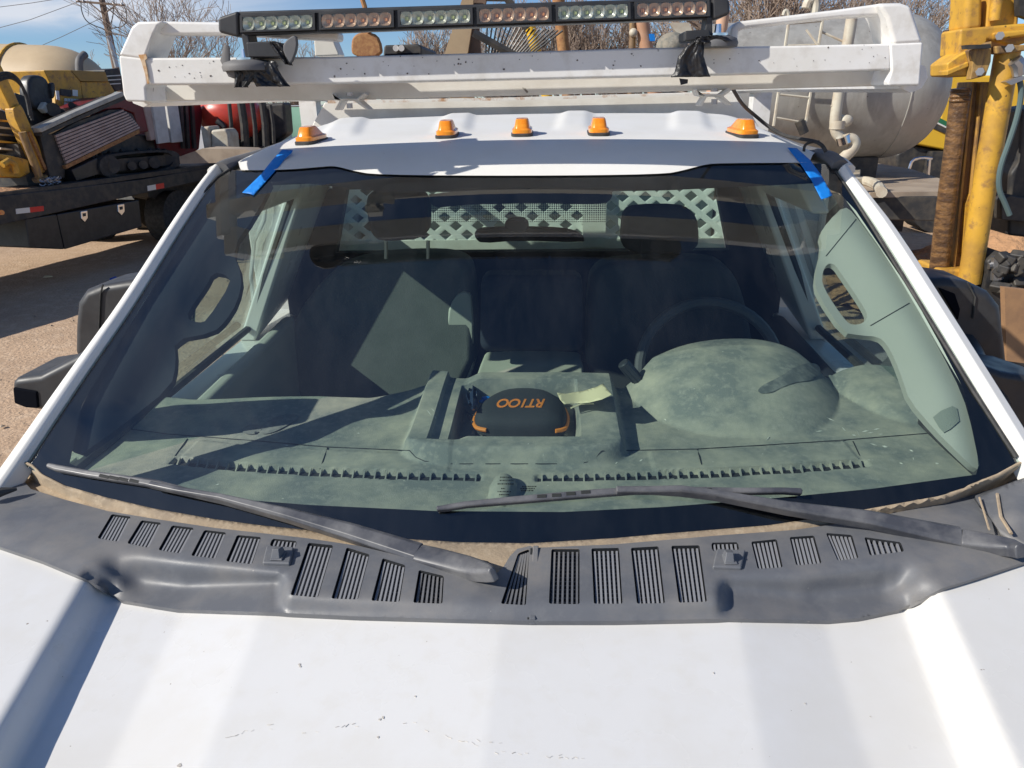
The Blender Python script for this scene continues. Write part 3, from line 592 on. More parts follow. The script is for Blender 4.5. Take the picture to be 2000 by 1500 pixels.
for x, y, l, a in ((1648, 838, 12, .8), (1676, 846, 16, 1.1), (1668, 850, 9, .2), (1690, 842, 14, -.2), (1700, 845, 12, -.1), (1712, 838, 14, -.2), (1720, 848, 10, 0), (1706, 868, 16, .3), (1728, 872, 12, .2), (1780, 880, 9, .4), (1784, 896, 6, 1), (1620, 818, 22, .4), (1500, 856, 12, -.8), (1252, 899, 8, -.5), (1204, 888, 8, -.6), (1204, 904, 6, -.6), (700, 846, 6, .1), (838, 806, 16, .9), (850, 815, 12, 1.1), (846, 801, 10, .7), (1600, 842, 14, -.1), (1760, 905, 9, .3), (1300, 820, 7, .5), (560, 870, 8, .1), (1830, 905, 8, .2), (425, 946, 9, -.2)):
    dx, dy = l/2*math.cos(a), l/2*math.sin(a); w = random.uniform(.8, 1.9)
    m.add([DS(x-dx, y-dy, .0015), DS(x, y-w, .0015), DS(x+dx, y+dy, .0015), DS(x, y+w, .0015)], [(0, 1, 2, 3)])
m.obj('dash_flakes', FL, dash, smooth=False, weld=False)
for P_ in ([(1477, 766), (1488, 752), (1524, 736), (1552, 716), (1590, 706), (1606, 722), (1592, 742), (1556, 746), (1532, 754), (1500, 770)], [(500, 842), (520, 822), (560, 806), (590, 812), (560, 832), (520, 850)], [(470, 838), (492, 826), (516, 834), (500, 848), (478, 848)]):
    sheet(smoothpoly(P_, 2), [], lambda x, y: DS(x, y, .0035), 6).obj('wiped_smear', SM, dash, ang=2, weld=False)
m = MB(); fl = MB()
for sl, n in ((slotL, 29), (slotR, 32)):
    for i in range(n):
        x = lerp(sl[0][0], sl[-1][0], (i+.5)/n); y = pw(sl, x); z = 1.3475; h = .0135
        m.add([V((x-.0015, y-.012, z)), V((x-.0015, y+.013, z)), V((x-.0015, y+.013, z+h)), V((x+.0015, y-.012, z)), V((x+.0015, y+.013, z)), V((x+.0015, y+.013, z+h))], [(0, 1, 2), (3, 5, 4), (0, 2, 5, 3), (1, 4, 5, 2)])
    k = 40; vs = []
    for i in range(k+1):
        x = lerp(sl[0][0], sl[-1][0], i/k); y = pw(sl, x); vs += [V((x, y-.010, 1.3492)), V((x, y+.012, 1.3492))]
    fl.add(vs, [(2*i, 2*i+2, 2*i+3, 2*i+1) for i in range(k)])
m.obj('vent_fins', DASH, dash, smooth=False, weld=False)
fl.obj('vent_slot_floor', DASHD, dash, smooth=False)
# ---- pillar trims with grab handles
ltr = [(540, 338), (500, 420), (452, 486), (474, 542), (464, 590), (440, 628), (416, 650), (340, 664), (344, 710), (334, 756), (240, 830), (134, 905), (150, 800), (280, 590), (400, 400), (470, 338)]
lh = smoothpoly([(416, 532), (442, 536), (452, 552), (404, 626), (388, 631), (362, 621), (380, 590), (402, 560)], 1)
rtr = [(1600, 458), (1618, 432), (1648, 402), (1668, 416), (1725, 494), (1780, 582), (1836, 684), (1880, 770), (1900, 842), (1912, 906), (1908, 920), (1870, 884), (1824, 838), (1776, 782), (1764, 745), (1748, 702), (1732, 672), (1716, 658), (1680, 655), (1648, 650), (1596, 574), (1591, 542), (1606, 482)]
rh = smoothpoly([(1606, 532), (1616, 514), (1630, 516), (1640, 530), (1692, 606), (1694, 622), (1684, 632), (1668, 635), (1652, 629), (1606, 560)], 2)
def TS(sgn, poly_out):
    def f(x, y):
        p = G(.045)(x, y)
        return p
    return f
def trimsheet(poly, hole, axis):
    def f(x, y):
        ax = pw(axis, y); d = abs(x-ax); return G(.03+.085*ss(14, 145, d))(x, y)
    o = sheet(smoothpoly(poly, 1), [hole], f, 12)
    for lp in (smoothpoly(poly, 1), hole):
        q = [f(*p) for p in resamp(lp, 6)]; k = len(q); o.add(q+[p+V((0, .010, -.012)) for p in q], [(i, (i+1) % k, k+(i+1) % k, k+i) for i in range(k)])
    return o
trimsheet(ltr, lh, [(338, 470), (400, 400), (590, 280), (800, 150), (905, 134)]).obj('pillar_trim', DARKIN, truck, ang=.7, weld=False)  # left trim's shade is painted in by the dark material
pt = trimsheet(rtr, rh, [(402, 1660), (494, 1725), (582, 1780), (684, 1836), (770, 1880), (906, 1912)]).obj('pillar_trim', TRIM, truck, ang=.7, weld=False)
m = MB(); 
for a_, b_ in (((1613, 500), (1672, 428)), ((1700, 636), (1776, 592))):
    m.tube([(lambda x, y: G(.0285+.085*ss(14, 145, abs(x-pw([(402, 1660), (494, 1725), (582, 1780), (684, 1836), (770, 1880), (906, 1912)], y))))(x, y))(lerp(a_[0], b_[0], k/6), lerp(a_[1], b_[1], k/6)) for k in range(7)], .0009, 4)
m.obj('trim_seams', DASHD, pt); m = MB()
gp = [(1822, 815), (1838, 802), (1860, 793), (1869, 797), (1874, 822), (1856, 838), (1843, 845), (1834, 835)]
def GT(x, y):
    ax = pw([(770, 1880), (906, 1912)], y); return G(.026+.085*ss(14, 145, abs(x-ax)))(x, y)
sheet(gp, [], GT, 6).obj('speaker_grille', mat('grille fabric', (.26, .28, .25), .8, bump=1., bs=700), pt)
# ---- rear view mirror
m = MB(); m.plate([ay(x, y, 1.75) for x, y in smoothpoly([(926, 452), (945, 446), (1060, 445), (1120, 450), (1143, 466), (1140, 474), (1010, 470), (940, 476), (928, 466)], 1)], (0, .03, 0)); rvm = m.obj('rear_view_mirror', FRIT, truck, bevel=.006)
m = MB(); m.plate([ay(x, y, 1.70) for x, y in smoothpoly([(985, 432), (1010, 424), (1030, 430), (1034, 448), (1012, 458), (986, 448)], 1)], (0, .03, 0)); m.obj('mirror_bracket', FRIT, rvm, bevel=.005)
# ---- seats
def seatback(poly, Y, th, tilt, m_, name, head=None):
    o = MB(); p3 = [ay(x, y, Y) for x, y in smoothpoly(poly, 2)]; zt = max(p.z for p in p3)
    p3 = [V((p.x, p.y+(p.z-zt)*-tilt*-1, p.z)) for p in p3]; o.plate(p3, (0, th, 0)); return o.obj(name, m_, truck, bevel=.035, seg=5)
s1 = seatback([(640, 530), (700, 505), (800, 495), (905, 498), (930, 540), (932, 790), (560, 790), (560, 640)], 2.49, .14, .12, SEAT, 'passenger_seat')
m = MB(); m.plate([ay(x, y, 2.46) for x, y in smoothpoly([(866, 760), (872, 615), (888, 578), (910, 568), (924, 580), (927, 760)], 1)], (0, .1, 0)); m.obj('seat_bolster', SEATLIT, s1, bevel=.02, seg=4)
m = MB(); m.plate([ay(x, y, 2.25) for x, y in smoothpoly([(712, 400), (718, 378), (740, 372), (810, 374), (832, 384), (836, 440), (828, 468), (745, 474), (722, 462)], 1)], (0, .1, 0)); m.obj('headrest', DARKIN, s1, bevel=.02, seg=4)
m = MB(); m.box((-.50, 1.98, 1.10), (.50, .5, .15)); m.obj('seat_cushion', SEAT, s1, bevel=.04, seg=4)
m = MB(); 
for x in (754, 836): m.cyl(ay(x, 470, 2.28), ay(x, 505, 2.28), .006)
m.obj('headrest_posts', STEEL, s1)
s2 = seatback([(1146, 560), (1165, 522), (1210, 512), (1370, 505), (1430, 520), (1462, 600), (1480, 790), (1143, 790)], 2.22, .14, .12, mat('driver seat cloth', (.055, .06, .065), .9, bump=.3, bs=300), 'driver_seat')
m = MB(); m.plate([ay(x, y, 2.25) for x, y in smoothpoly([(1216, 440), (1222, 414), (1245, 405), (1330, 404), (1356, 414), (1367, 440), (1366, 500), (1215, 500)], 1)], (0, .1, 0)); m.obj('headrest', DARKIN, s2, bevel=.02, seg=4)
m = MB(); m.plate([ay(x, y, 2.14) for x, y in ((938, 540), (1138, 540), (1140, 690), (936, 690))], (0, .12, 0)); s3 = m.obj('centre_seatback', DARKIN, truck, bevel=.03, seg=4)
m = MB(); m.plate([az(x, y, 1.30) for x, y in smoothpoly([(944, 692), (952, 684), (1120, 684), (1138, 690), (1142, 760), (920, 760)], 1)], (0, 0, -.1)); m.obj('console_lid', mat('console lid', (.50, .50, .42), .7, c2=(.42, .42, .35), sc2=6, amt=.6), s3, bevel=.012, seg=3)
# ---- steering wheel and shifter
m = MB(); c = V((.55, 2.02, 1.345)); tl = Matrix.Rotation(math.radians(-28), 3, 'X'); ring_ = [c+tl@V((.205*math.cos(a), 0, .205*math.sin(a))) for a in [2*math.pi*k/48 for k in range(49)]]
m.tube(ring_, .017, 10, cap=False); sw = m.obj('steering_wheel', mat('wheel grip', (.09, .095, .10), .5), truck)
m = MB(); m.ell(c, (.075, .03, .06)); m.tube([c-V((.19, 0, 0)), c+V((.19, 0, 0))], .018); m.obj('wheel_hub', BLACK, sw)
m = MB(); a, b = ay(1216, 708, 1.80), ay(1250, 748, 1.80); m.tube([b+(b-a)*.4, b, lerp(a, b, .9), lerp(a, b, .05), a], [.012, .016, .014, .0165, .014], 14)
for k in range(8):
    q = 2*math.pi*k/8; t = (b-a).normalized(); e = t.orthogonal().normalized(); e2 = t.cross(e); o_ = (e*math.cos(q)+e2*math.sin(q))*.0158; m.tube([lerp(a, b, .1)+o_, lerp(a, b, .8)+o_], .002, 5)
m.obj('stalk_grip', mat('stalk plastic', (.05, .055, .06), .3), sw)
# ---- rack on the truck: one folded hoop over the cab
Yb = 1.665
RA = bpy.data.objects.new('ladder_rack', None); sc.collection.objects.link(RA); RA.location = (0, Yb, 2.1); RA.parent = truck; RA.matrix_parent_inverse = world_of(truck).inverted()
fb = [(287, 113), (640, 112), (1000, 102), (1240, 93), (1745, 85), (1803, 83), (1797, 167), (1736, 168), (1738, 137), (1560, 143), (1000, 156), (640, 164), (291, 167), (284, 174), (286, 199), (247, 198), (240, 180), (232, 118), (230, 105), (252, 58)]
m = MB(); m.plate([ay(x, y, Yb) for x, y in ((280, 113), (640, 111), (1000, 102), (1240, 94), (1500, 90), (1740, 85), (1740, 137), (1560, 143), (1000, 156), (640, 164), (280, 166))], (0, .06, 0)); m.obj('front_beam', RACKW, RA, bevel=.005, seg=3)
STAIN = mat('rust stain', (.52, .27, .10), .8, c2=(.66, .50, .33), sc2=60, amt=.9)
for P_ in ([(270, 107), (285, 106), (287, 114), (283, 118), (287, 135), (291, 162), (288, 164), (282, 140), (276, 120)], [(289, 168), (297, 170), (300, 180), (293, 190), (289, 178)], [(314, 176), (322, 173), (319, 180), (315, 179)]):
    m = MB(); m.plate([ay(x, y, Yb-.0045 if y < 166 and P_[0][0] == 270 else Yb+.128) for x, y in P_], (0, .002, 0)); m.obj('rust_stain', STAIN, RA, smooth=False)
SCR = mat('chipped mark', (.10, .08, .07), .8); m = MB()
for i in range(70):
    x = random.uniform(640, 1730) if i % 5 else random.uniform(300, 420); lo_ = 114-(x-285)*.02; y = random.uniform(lo_+4, lo_+44); r_ = random.choice((.7, 1, 1.3, 2.))
    m.plate([ay(x+r_*math.cos(k*1.26)*random.uniform(.5, 1.3), y+r_*math.sin(k*1.26)*random.uniform(.5, 1.3), Yb-.0008) for k in range(5)], (0, .002, 0))
m.obj('paint_chips', SCR, RA, smooth=False, weld=False)
m = MB(); m.plate([ay(x, y, Yb-.003) for x, y in ((231, 108), (284, 114), (289, 165), (284, 172), (286, 199), (246, 198), (240, 185))], (0, .09, 0)); m.obj('rack_end_plate', RACKW, RA, bevel=.005, seg=3); m = MB(); m.plate([ay(x, y, Yb-.003) for x, y in ((1738, 85), (1804, 82), (1797, 167), (1737, 168), (1733, 160), (1741, 138))], (0, .09, 0)); m.obj('rack_end_plate', RACKW, RA, bevel=.005, seg=3)
m = MB(); a0 = [ay(x, y, Yb+.13) for x, y in ((262, 152), (640, 148), (1000, 143), (1790, 128), (1782, 166), (1400, 176), (1000, 187), (640, 196), (262, 198))]
m.plate(a0, (0, .05, .0)); m.obj('rack_crossbar', CREAM, RA, bevel=.004)
# end hoops rising from the plates: wide folded strap seen from inside
def hoop(path, w, th, y0, y1, m_):
    m = MB(); o = []; 
    return m
for P_, Q_ in (([(231, 108), (256, 52), (268, 42), (318, 41), (308, 52), (300, 68), (282, 116)], [(284, 44), (318, 41), (430, 43), (660, 62), (660, 80), (430, 67), (312, 68), (306, 60)]),
              ([(1804, 84), (1780, 12), (1760, 5), (1715, 6), (1722, 20), (1732, 36), (1746, 88)], [(1724, 6), (1640, 18), (1440, 42), (1428, 54), (1423, 90), (1440, 90), (1443, 60), (1460, 54), (1640, 34), (1715, 30), (1732, 38)])):
    m = MB(); m.plate([ay(x, y, Yb-.003) for x, y in P_], (0, .10, 0)); m.obj('rack_end_hoop', RACKW, RA, bevel=.01, seg=4)
    m = MB(); pts = [ay(x, y, Yb+.02) for x, y in Q_]; m.plate(pts, (0, .05, 0)); m.obj('rack_hoop_rail', RACKW, RA, bevel=.006, seg=3)
m = MB(); m.plate([ay(x, y, Yb+.11) for x, y in ((612, 66), (645, 64), (663, 108), (615, 110))], (0, .05, 0)); m.obj('rack_gusset', CREAM, RA, bevel=.003)
m = MB()
for s in (-1, 1):
    m = MB(); x_ = s*.86; m.tube([V((x_, Yb+.06, 2.13)), V((x_*1.02, 2.75, 2.14)), V((x_*1.02, 3.6, 2.14))], .03, 8); m.box((s*.92, 3.15, 1.7), (.07, .07, .85)); m.obj('rack_side_rail', RACKW, RA)
# bulkhead behind the cab
m = MB(); m.plate([ay(x, y, 2.80) for x, y in ((634, 200), (1440, 178), (1470, 226), (1490, 262), (600, 270), (612, 240))], (0, .05, 0)); bk = m.obj('bulkhead', CREAM, truck, bevel=.004)
m = MB(); m.plate([ay(x, y, 2.74) for x, y in ((640, 196), (1000, 190), (1430, 180), (1430, 184), (1000, 196), (640, 202))], (0, .04, 0)); m.obj('rusty_seam', mat('rust streaked white', (.66, .63, .56), .6, c2=(.40, .20, .08), sc2=14, amt=.9, lo=.5, hi=.62), bk)
for x0 in (683, 1395):
    s = 1 if x0 < 900 else 1; m = MB(); pts = [(x0-33, 181), (x0-28, 192), (x0+14, 192), (x0+30, 180), (x0+34, 185), (x0+18, 196), (x0+38, 214), (x0+32, 214), (x0+8, 197), (x0-14, 197), (x0-24, 216), (x0-30, 214), (x0-20, 197), (x0-32, 195), (x0-38, 183)]
    m.plate([ay(x, y-8*(x0 > 900), Yb+.10) for x, y in pts], (0, .05, 0)); o = m.obj('rack_bracket', CREAM, RA, bevel=.002)
    m = MB(); p = ay(x0, 187-8*(x0 > 900), Yb+.09); m.tube([p, p+V((0, 0, .007))], .008, 6); p = ay(x0, 208-8*(x0 > 900), Yb+.09); m.tube([p-V((0, 0, .004)), p+V((0, 0, .007))], .007, 6); m.obj('bracket_bolt', STEEL, o)
# headache mesh seen through the back window, body side boxes
m = MB(); y_ = 3.22; x0, x1, z0, z1 = -.95, .95, 1.50, 1.98; pitch = .098; sl_ = .80
k = -30
while k < 40:
    for sg in (-1, 1):
        # line x = x0+k*pitch + sg*(z-z0)/sl_
        pts = []
        for z in (z0, z1): pts.append(V((k*pitch+sg*(z-1.74)/sl_, y_, z)))
        a, b = pts
        def clip(a, b):
            lo_, hi_ = 0, 1; dx = b.x-a.x
            for lim, sgn in ((x0, 1), (x1, -1)):
                fa = (a.x-lim)*sgn; fb_ = (b.x-lim)*sgn
                if fa < 0 and fb_ < 0: return None
                if fa < 0: lo_ = max(lo_, fa/(fa-fb_))
                elif fb_ < 0: hi_ = min(hi_, fa/(fa-fb_))
            return (a.lerp(b, lo_), a.lerp(b, hi_)) if hi_ > lo_ else None
        c_ = clip(a, b)
        if c_: m.strip([c_[0]+V((0, .002*sg, 0)), c_[1]+V((0, .002*sg, 0))], .026, .004, V((0, -1, 0)))
    k += 1
m.obj('mesh_guard', mat('guard white', (.82, .83, .78), .6), bk, smooth=False)
m = MB(); m.box((0, 3.24, 1.48), (2.0, .05, .08)); m.box((.27, 3.20, 1.74), (.10, .02, .5)); m.box((0, 3.26, 1.2), (2.1, .05, .5)); m.obj('guard_frame', CREAM, bk); m = MB(); m.box((0, 4.1, 1.45), (1.8, .7, 1.0)); m.obj('mesh_backing', mat('dark mesh backing', (.05, .07, .07), .6), truck)  # dark box added behind the mesh so its openings look dark
for s in (-1, 1):
    m = MB(); m.box((s*1.03, 4.2, 1.36), (.22, 2.7, .84)); bx_ = m.obj('side_box', PAINT, truck, bevel=.012)
    m = MB(); m.tube([ay(520, 390, 2.83), ay(516, 430, 2.83), ay(497, 470, 2.83), ay(490, 540, 2.83), ay(496, 600, 2.83)] if s < 0 else [V((1.1, 2.83, 1.8)), V((1.12, 2.83, 1.3))], .008, 6); m.obj('wire', WHITEP, bx_)
    m = MB(); m.box((s*1.17, 5.6, 1.02), (.42, .1, .1)); m.cyl((s*.83, 4.3, .42), (s*1.13, 4.3, .42), .42, n=32); m.cyl((s*.80, .35, .42), (s*1.02, .35, .42), .42, n=32); m.obj('wheel', RUBBER, truck)
m = MB(); m.box((0, 4.2, .95), (1.95, 2.7, .12)); m.box((0, 3, .7), (1, 6, .15)); m.obj('truck_bed', MACH, truck)
# ================================================================== LIGHT BAR ON THE RACK
Yl = 1.622
LB = thing('light_bar', 'long black magnetic light bar with clear and amber modules lying across the front rack beam', 'light bar', ay(930, 60, Yl))
def lb(t, h): # t 0..1 along, h px offset
    a, b = V((450, 47)), V((1405, 14)); p = a.lerp(b, t); return (p.x+h*.03, p.y+h)
m = MB(); m.plate([ay(*p, Yl) for p in (lb(.015, -24), lb(.985, -20), lb(.99, -12), lb(.99, 22), lb(.015, 24), lb(.01, -14))], (0, .075, .004)); hs = m.obj('housing', BLACK, LB, bevel=.004, seg=3)
m = MB()
for y in (-16.5, 21): m.plate([ay(*p, Yl-.003) for p in (lb(.02, y-2), lb(.985, y-2+1), lb(.985, y+1), lb(.02, y+1))], (0, .01, 0))
m.obj('housing_ribs', BLACK, hs, bevel=.001)
for t0, t1, z in ((-.026, .016, 1), (.985, 1.022, 1)):
    m = MB(); c = [lb(t0, -14), lb(t0, 15), lb(t1, 27), lb(t1, -26)] if t0 < 0 else [lb(t0, -24), lb(t0, 26), lb(t1, 14), lb(t1, -15)]
    m.plate([ay(*p, Yl-.008) for p in c], (0, .09, 0)); m.obj('end_cap', BLACK, LB, bevel=.006, seg=3)
LEDA = mat('amber reflector', (.62, .43, .30), .3, .5); LEDC = mat('clear reflector', (.62, .63, .55), .3, .6); DIEA = mat('amber led chip', (.70, .28, .10), .4); DIEC = mat('yellowish led chip', (.45, .50, .20), .4)
for k in range(6):
    t0 = .024+k*.1603; t1 = t0+.152; amb = k % 2
    q = lambda t, h: ay(*lb(t, h), Yl)
    fr = MB(); O = [q(t0, -15), q(t1, -15), q(t1, 18), q(t0, 18)]; I = [q(t0+.005, -11.5), q(t1-.005, -11.5), q(t1-.005, 14.5), q(t0+.005, 14.5)]
    fw = V((0, -.012, 0)); fr.add([p+V((0, -.001, 0)) for p in O]+[p+fw for p in O]+[p+fw for p in I]+[p+V((0, -.001, 0)) for p in I], [(4+i, 4+(i+1) % 4, 8+(i+1) % 4, 8+i) for i in range(4)]+[(i, (i+1) % 4, 4+(i+1) % 4, 4+i) for i in range(4)]+[(8+i, 8+(i+1) % 4, 12+(i+1) % 4, 12+i) for i in range(4)])
    mo = fr.obj('light_module', BLACK, LB, smooth=False)
    rfm = MB(); die = MB(); W_ = (I[1]-I[0]); H_ = (I[3]-I[0]); n = 6
    rfm.add([p+V((0, -.0015, 0)) for p in I], [(0, 1, 2, 3)])
    for j in range(n):
        c = I[0]+W_*((j+.5)/n)+H_*.5; rx = W_.length/n*.5; rz = H_.length*.5
        def bowl(u, v): a = 2*math.pi*u; r = lerp(.25, 1, v); return c+W_.normalized()*math.copysign(abs(math.cos(a))**.7, math.cos(a))*rx*r-H_.normalized()*math.copysign(abs(math.sin(a))**.7, math.sin(a))*rz*r+V((0, -.0025-.0075*v**1.5, 0))
        rfm.grid(bowl, 20, 4); die.box(c+V((0, -.004, 0)), (.006, .003, .006))
    rfm.obj('reflector', LEDA if amb else LEDC, mo, ang=1.2); die.obj('led_chips', DIEA if amb else DIEC, mo)
    ln = MB(); nn_ = 72
    def lens(u, v): p = I[0]+W_*u+H_*v; return p+V((0, -.011-.0006*(int(u*nn_) % 2), 0))
    ln.grid(lens, nn_, 1); ln.obj('lens', LENS, mo, smooth=False)
# mounts: bracket, magnet foot, torn bag
def mount(px, brk, disc, lab):
    mt = bpy.data.objects.new('magnet_mount', None); sc.collection.objects.link(mt); mt.location = ay(*disc[:2], Yl); mt.parent = LB; mt.matrix_parent_inverse = world_of(LB).inverted()
    m = MB(); m.plate([ay(x, y, Yl-.004) for x, y in px], (0, .05, 0)); m.plate([ay(x, y, Yl-.012) for x, y in brk], (0, .08, 0)); m.obj('mount_bracket', BLACK, mt, bevel=.003)
    c = ay(disc[0], disc[1], Yl+.02); r = disc[2]*1.6/1400
    m = MB(); m.tube([c-V((0, 0, .012)), c-V((0, 0, .004)), c+V((0, 0, .004)), c+V((0, 0, .010))], [r, r*1.03, r*.95, r*.6], 28); m.obj('magnet_foot', GREYR, mt, ang=.8)
    m = MB(); m.tube([c+V((0, -r*.3, .008)), c+V((0, -r*.3, .030))], [.008, .006], 8); m.tube([c+V((0, -r*.3, .008)), c+V((0, -r*.3, .013))], .02, 16); m.obj('mount_bolt', CHROME, mt); return mt
ml = mount([(470, 66), (484, 66), (494, 112), (478, 112)], [(480, 82), (535, 80), (552, 100), (548, 112), (484, 112)], (487, 127, 48), '')
mr = mount([(1380, 32), (1392, 32), (1392, 70), (1376, 70)], [(1338, 60), (1386, 57), (1390, 78), (1338, 80)], (1398, 80, 38), '')
m = MB(); m.tube([ay(x, y, Yl+.0) for x, y in ((443, 88), (440, 118), (452, 138), (480, 148), (520, 143), (540, 124))], [.006, .011, .014, .015, .012, .006], 10, flat=.5); m.obj('rubber_flap', GREYR, ml)
m = MB(); m.plate([ay(x, y, Yl-.02) for x, y in smoothpoly([(578, 66), (581, 92), (568, 127), (560, 118), (550, 92), (560, 76)], 1)], (0, .012, .0)); m.obj('rubber_flap', GREYR, ml, bevel=.003)
def drape(L_, R_, Y, name, par, amp=.003, nf=5):
    m = MB()
    def fn(u, v):
        a = L_[0]; p = V((lerp(pw([(i/(len(L_)-1), q[0]) for i, q in enumerate(L_)], v), pw([(i/(len(R_)-1), q[0]) for i, q in enumerate(R_)], v), u), lerp(pw([(i/(len(L_)-1), q[1]) for i, q in enumerate(L_)], v), pw([(i/(len(R_)-1), q[1]) for i, q in enumerate(R_)], v), u), 0))
        w = ay(p.x, p.y, Y); w.y += amp*math.sin(u*nf*3.1+2*math.sin(u*4+v*1.5))*(.25+v)+.003*noise.noise(V((u*9, v*7, L_[0][0]))); return w
    m.grid(fn, 70, 16); m.obj(name, BAG, par, solid=.001, ang=1.5)
drape([(455, 128), (458, 145), (457, 170), (456, 171)], [(488, 128), (500, 145), (483, 168), (484, 170)], Yl-.012, 'torn_bag', ml)
drape([(486, 130), (488, 145), (495, 160), (500, 169)], [(535, 118), (545, 140), (557, 158), (566, 169)], Yl-.010, 'torn_bag', ml)
drape([(525, 82), (530, 92), (542, 105), (556, 125)], [(535, 80), (552, 88), (562, 105), (570, 128)], Yl-.014, 'torn_bag', ml, .003)
drape([(1356, 80), (1340, 90), (1325, 110), (1318, 140), (1311, 151)], [(1372, 70), (1375, 90), (1374, 110), (1382, 135), (1388, 150)], Yl-.014, 'torn_bag', mr)
drape([(1360, 72), (1358, 78), (1355, 84)], [(1400, 68), (1420, 72), (1432, 80)], Yl-.022, 'torn_bag', mr, .003)
m = MB(); m.plate([ay(x, y, Yl-.008) for x, y in ((1327, 153), (1344, 155), (1343, 163), (1330, 166))], (0, .004, 0)); m.obj('torn_bag', BAG, mr)
cb = MB(); pth = [ay(1412, 120, 1.80), ay(1418, 150, 1.84), ay(1432, 175, 1.90), ay(1450, 205, 1.98), ay(1475, 226, 2.05), ay(1500, 247, 2.06), ay(1528, 264, 2.0), ay(1560, 271, 1.95), ay(1590, 275, 1.9), ay(1606, 283, 1.88), ay(1613, 296, 1.87)]
cb.tube(smoothline([tuple(p) for p in pth], 2), .0045, 8); cb.tube(smoothline([tuple(ay(*q, 1.9)) for q in ((1600, 277), (1582, 277), (1571, 284), (1570, 296))], 2), .0035, 8); cb.obj('power_cable', RUBBER, LB)
# ================================================================== TAPE, DASH CLUTTER
def TP(x, y): 
    g = G(-.0065)(x, y)
    if y > 352: return g
    p = RS(.003)(x, y); return p if (p-CAM).length < (g-CAM).length else g
def tape(poly, lab, nm):
    o = sheet(poly, [], TP, 7); o = o.obj('painters_tape', BLUET, None, ang=1.2, solid=.0006); tag(o, lab, 'tape', 'tape on the windshield corners'); return o
tape([(551, 292), (572, 293), (569, 299), (556, 310), (545, 325), (495, 381), (486, 378), (473, 376), (510, 340), (532, 312)], 'light blue tape strip on the left windshield corner, running up onto the roof', 0)
tape([(1538, 288), (1556, 289), (1582, 312), (1604, 342), (1626, 381), (1616, 386), (1604, 389), (1585, 352), (1562, 318)], 'darker blue tape strip on the right windshield corner, beside the cable', 0)
SGC = thing('sunglasses_case', 'black semicircular zip case with orange RT100 lettering lying in the dashboard tray', 'case', V((0, 1.56, 1.35)))
out = smoothpoly([(936, 838), (926, 826), (930, 810), (950, 790), (985, 774), (1030, 769), (1070, 776), (1098, 794), (1107, 808), (1107, 828), (1098, 840), (1020, 843)], 2)
zc = 1.355; base = [az(x, y, zc) for x, y in out]; cc = sum(base, V())/len(base); m = MB(); rows = 9
def casev(u, v):
    i = u*len(base); a = base[int(i) % len(base)]; b = base[(int(i)+1) % len(base)]; p = a.lerp(b, i-int(i)); t = v*math.pi/2; s_ = math.cos(t)**.55 if v < 1 else 0
    return cc+(p-cc)*max(.0, s_)+V((0, 0,   .040*math.sin(t)**.8 if v > 0 else 0))
m.grid(lambda u, v: casev(u, v), len(base), 12); m.plate(base, (0, 0, -.018)); m.obj('case_shell', CASE, SGC, ang=1.3)
zp = MB(); n = len(base); idx = [i for i in range(n)]
zpts = [cc+(p-cc)*1.015+V((0, 0, -.002)) for p in base if not (az(965, 835, zc).x < p.x < az(1080, 835, zc).x and p.y < cc.y)]
k0 = max(range(len(zpts)), key=lambda i: (zpts[i]-zpts[i-1]).length); zpts = zpts[k0:]+zpts[:k0]
zp.tube(zpts, .0055, 8); zp.obj('zipper', ORANGE, SGC)
zt = MB(); a = az(912, 806, 1.35); zt.tube([az(927, 812, 1.357), a, az(916, 818, 1.352), az(924, 826, 1.356)], .003, 6); zt.obj('zipper_pull', RUBBER, SGC)
# lettering, reads upside down from the camera
tcu = bpy.data.curves.new('text', 'FONT'); tcu.body = 'RT1OO'; tcu.size = .05; tcu.extrude = .0004; tcu.align_x = 'CENTER'; tcu.align_y = 'CENTER'; tcu.shear = .35; tcu.space_character = .92; tcu.offset = .0012
to = bpy.data.objects.new('text', tcu); sc.collection.objects.link(to); dg = bpy.context.evaluated_depsgraph_get(); tm = bpy.data.meshes.new_from_object(to.evaluated_get(dg)); bpy.data.objects.remove(to)
import bmesh
bb = bmesh.new(); bb.from_mesh(tm); bmesh.ops.subdivide_edges(bb, edges=[e for e in bb.edges if e.calc_length() > .006], cuts=3); bmesh.ops.triangulate(bb, faces=bb.faces); bb.to_mesh(tm); bb.free()
xs = [v.co.x for v in tm.vertices]; ys = [v.co.y for v in tm.vertices]; xa, xb, ya, yb_ = min(xs), max(xs), min(ys), max(ys)
def caseup(x, y):
    d = ray(x, y); best = None; t = 1.3
    while t < 2.2:
        p = CAM+d*t; q = p-cc; ang_ = math.atan2(q.y, q.x); 
        # radius of outline in that direction
        rr = 0
        for i in range(n):
            a = base[i]-cc; b = base[(i+1) % n]-cc; a1 = math.atan2(a.y, a.x); b1 = math.atan2(b.y, b.x)
            dd = (b1-a1+math.pi) % (2*math.pi)-math.pi; da = (ang_-a1+math.pi) % (2*math.pi)-math.pi
            if dd != 0 and 0 <= da/dd <= 1: rr = lerp(a.length, b.length, da/dd); break
        s_ = min(1, math.hypot(q.x, q.y)/max(rr, 1e-4)); th = math.acos(min(1, s_**(1/.55))); h =   .040*math.sin(th)**.8
        if p.z < zc+h: return CAM+d*(t-.003)
        t += .002
    return p
for v in tm.vertices:
    u = (v.co.x-xa)/(xb-xa); w = (v.co.y-ya)/(yb_-ya); px = lerp(1065, 970, u); py = lerp(779, 796, w)
    e = v.co.z; p = caseup(px, py); v.co = p+V((0, 0, e*.5))
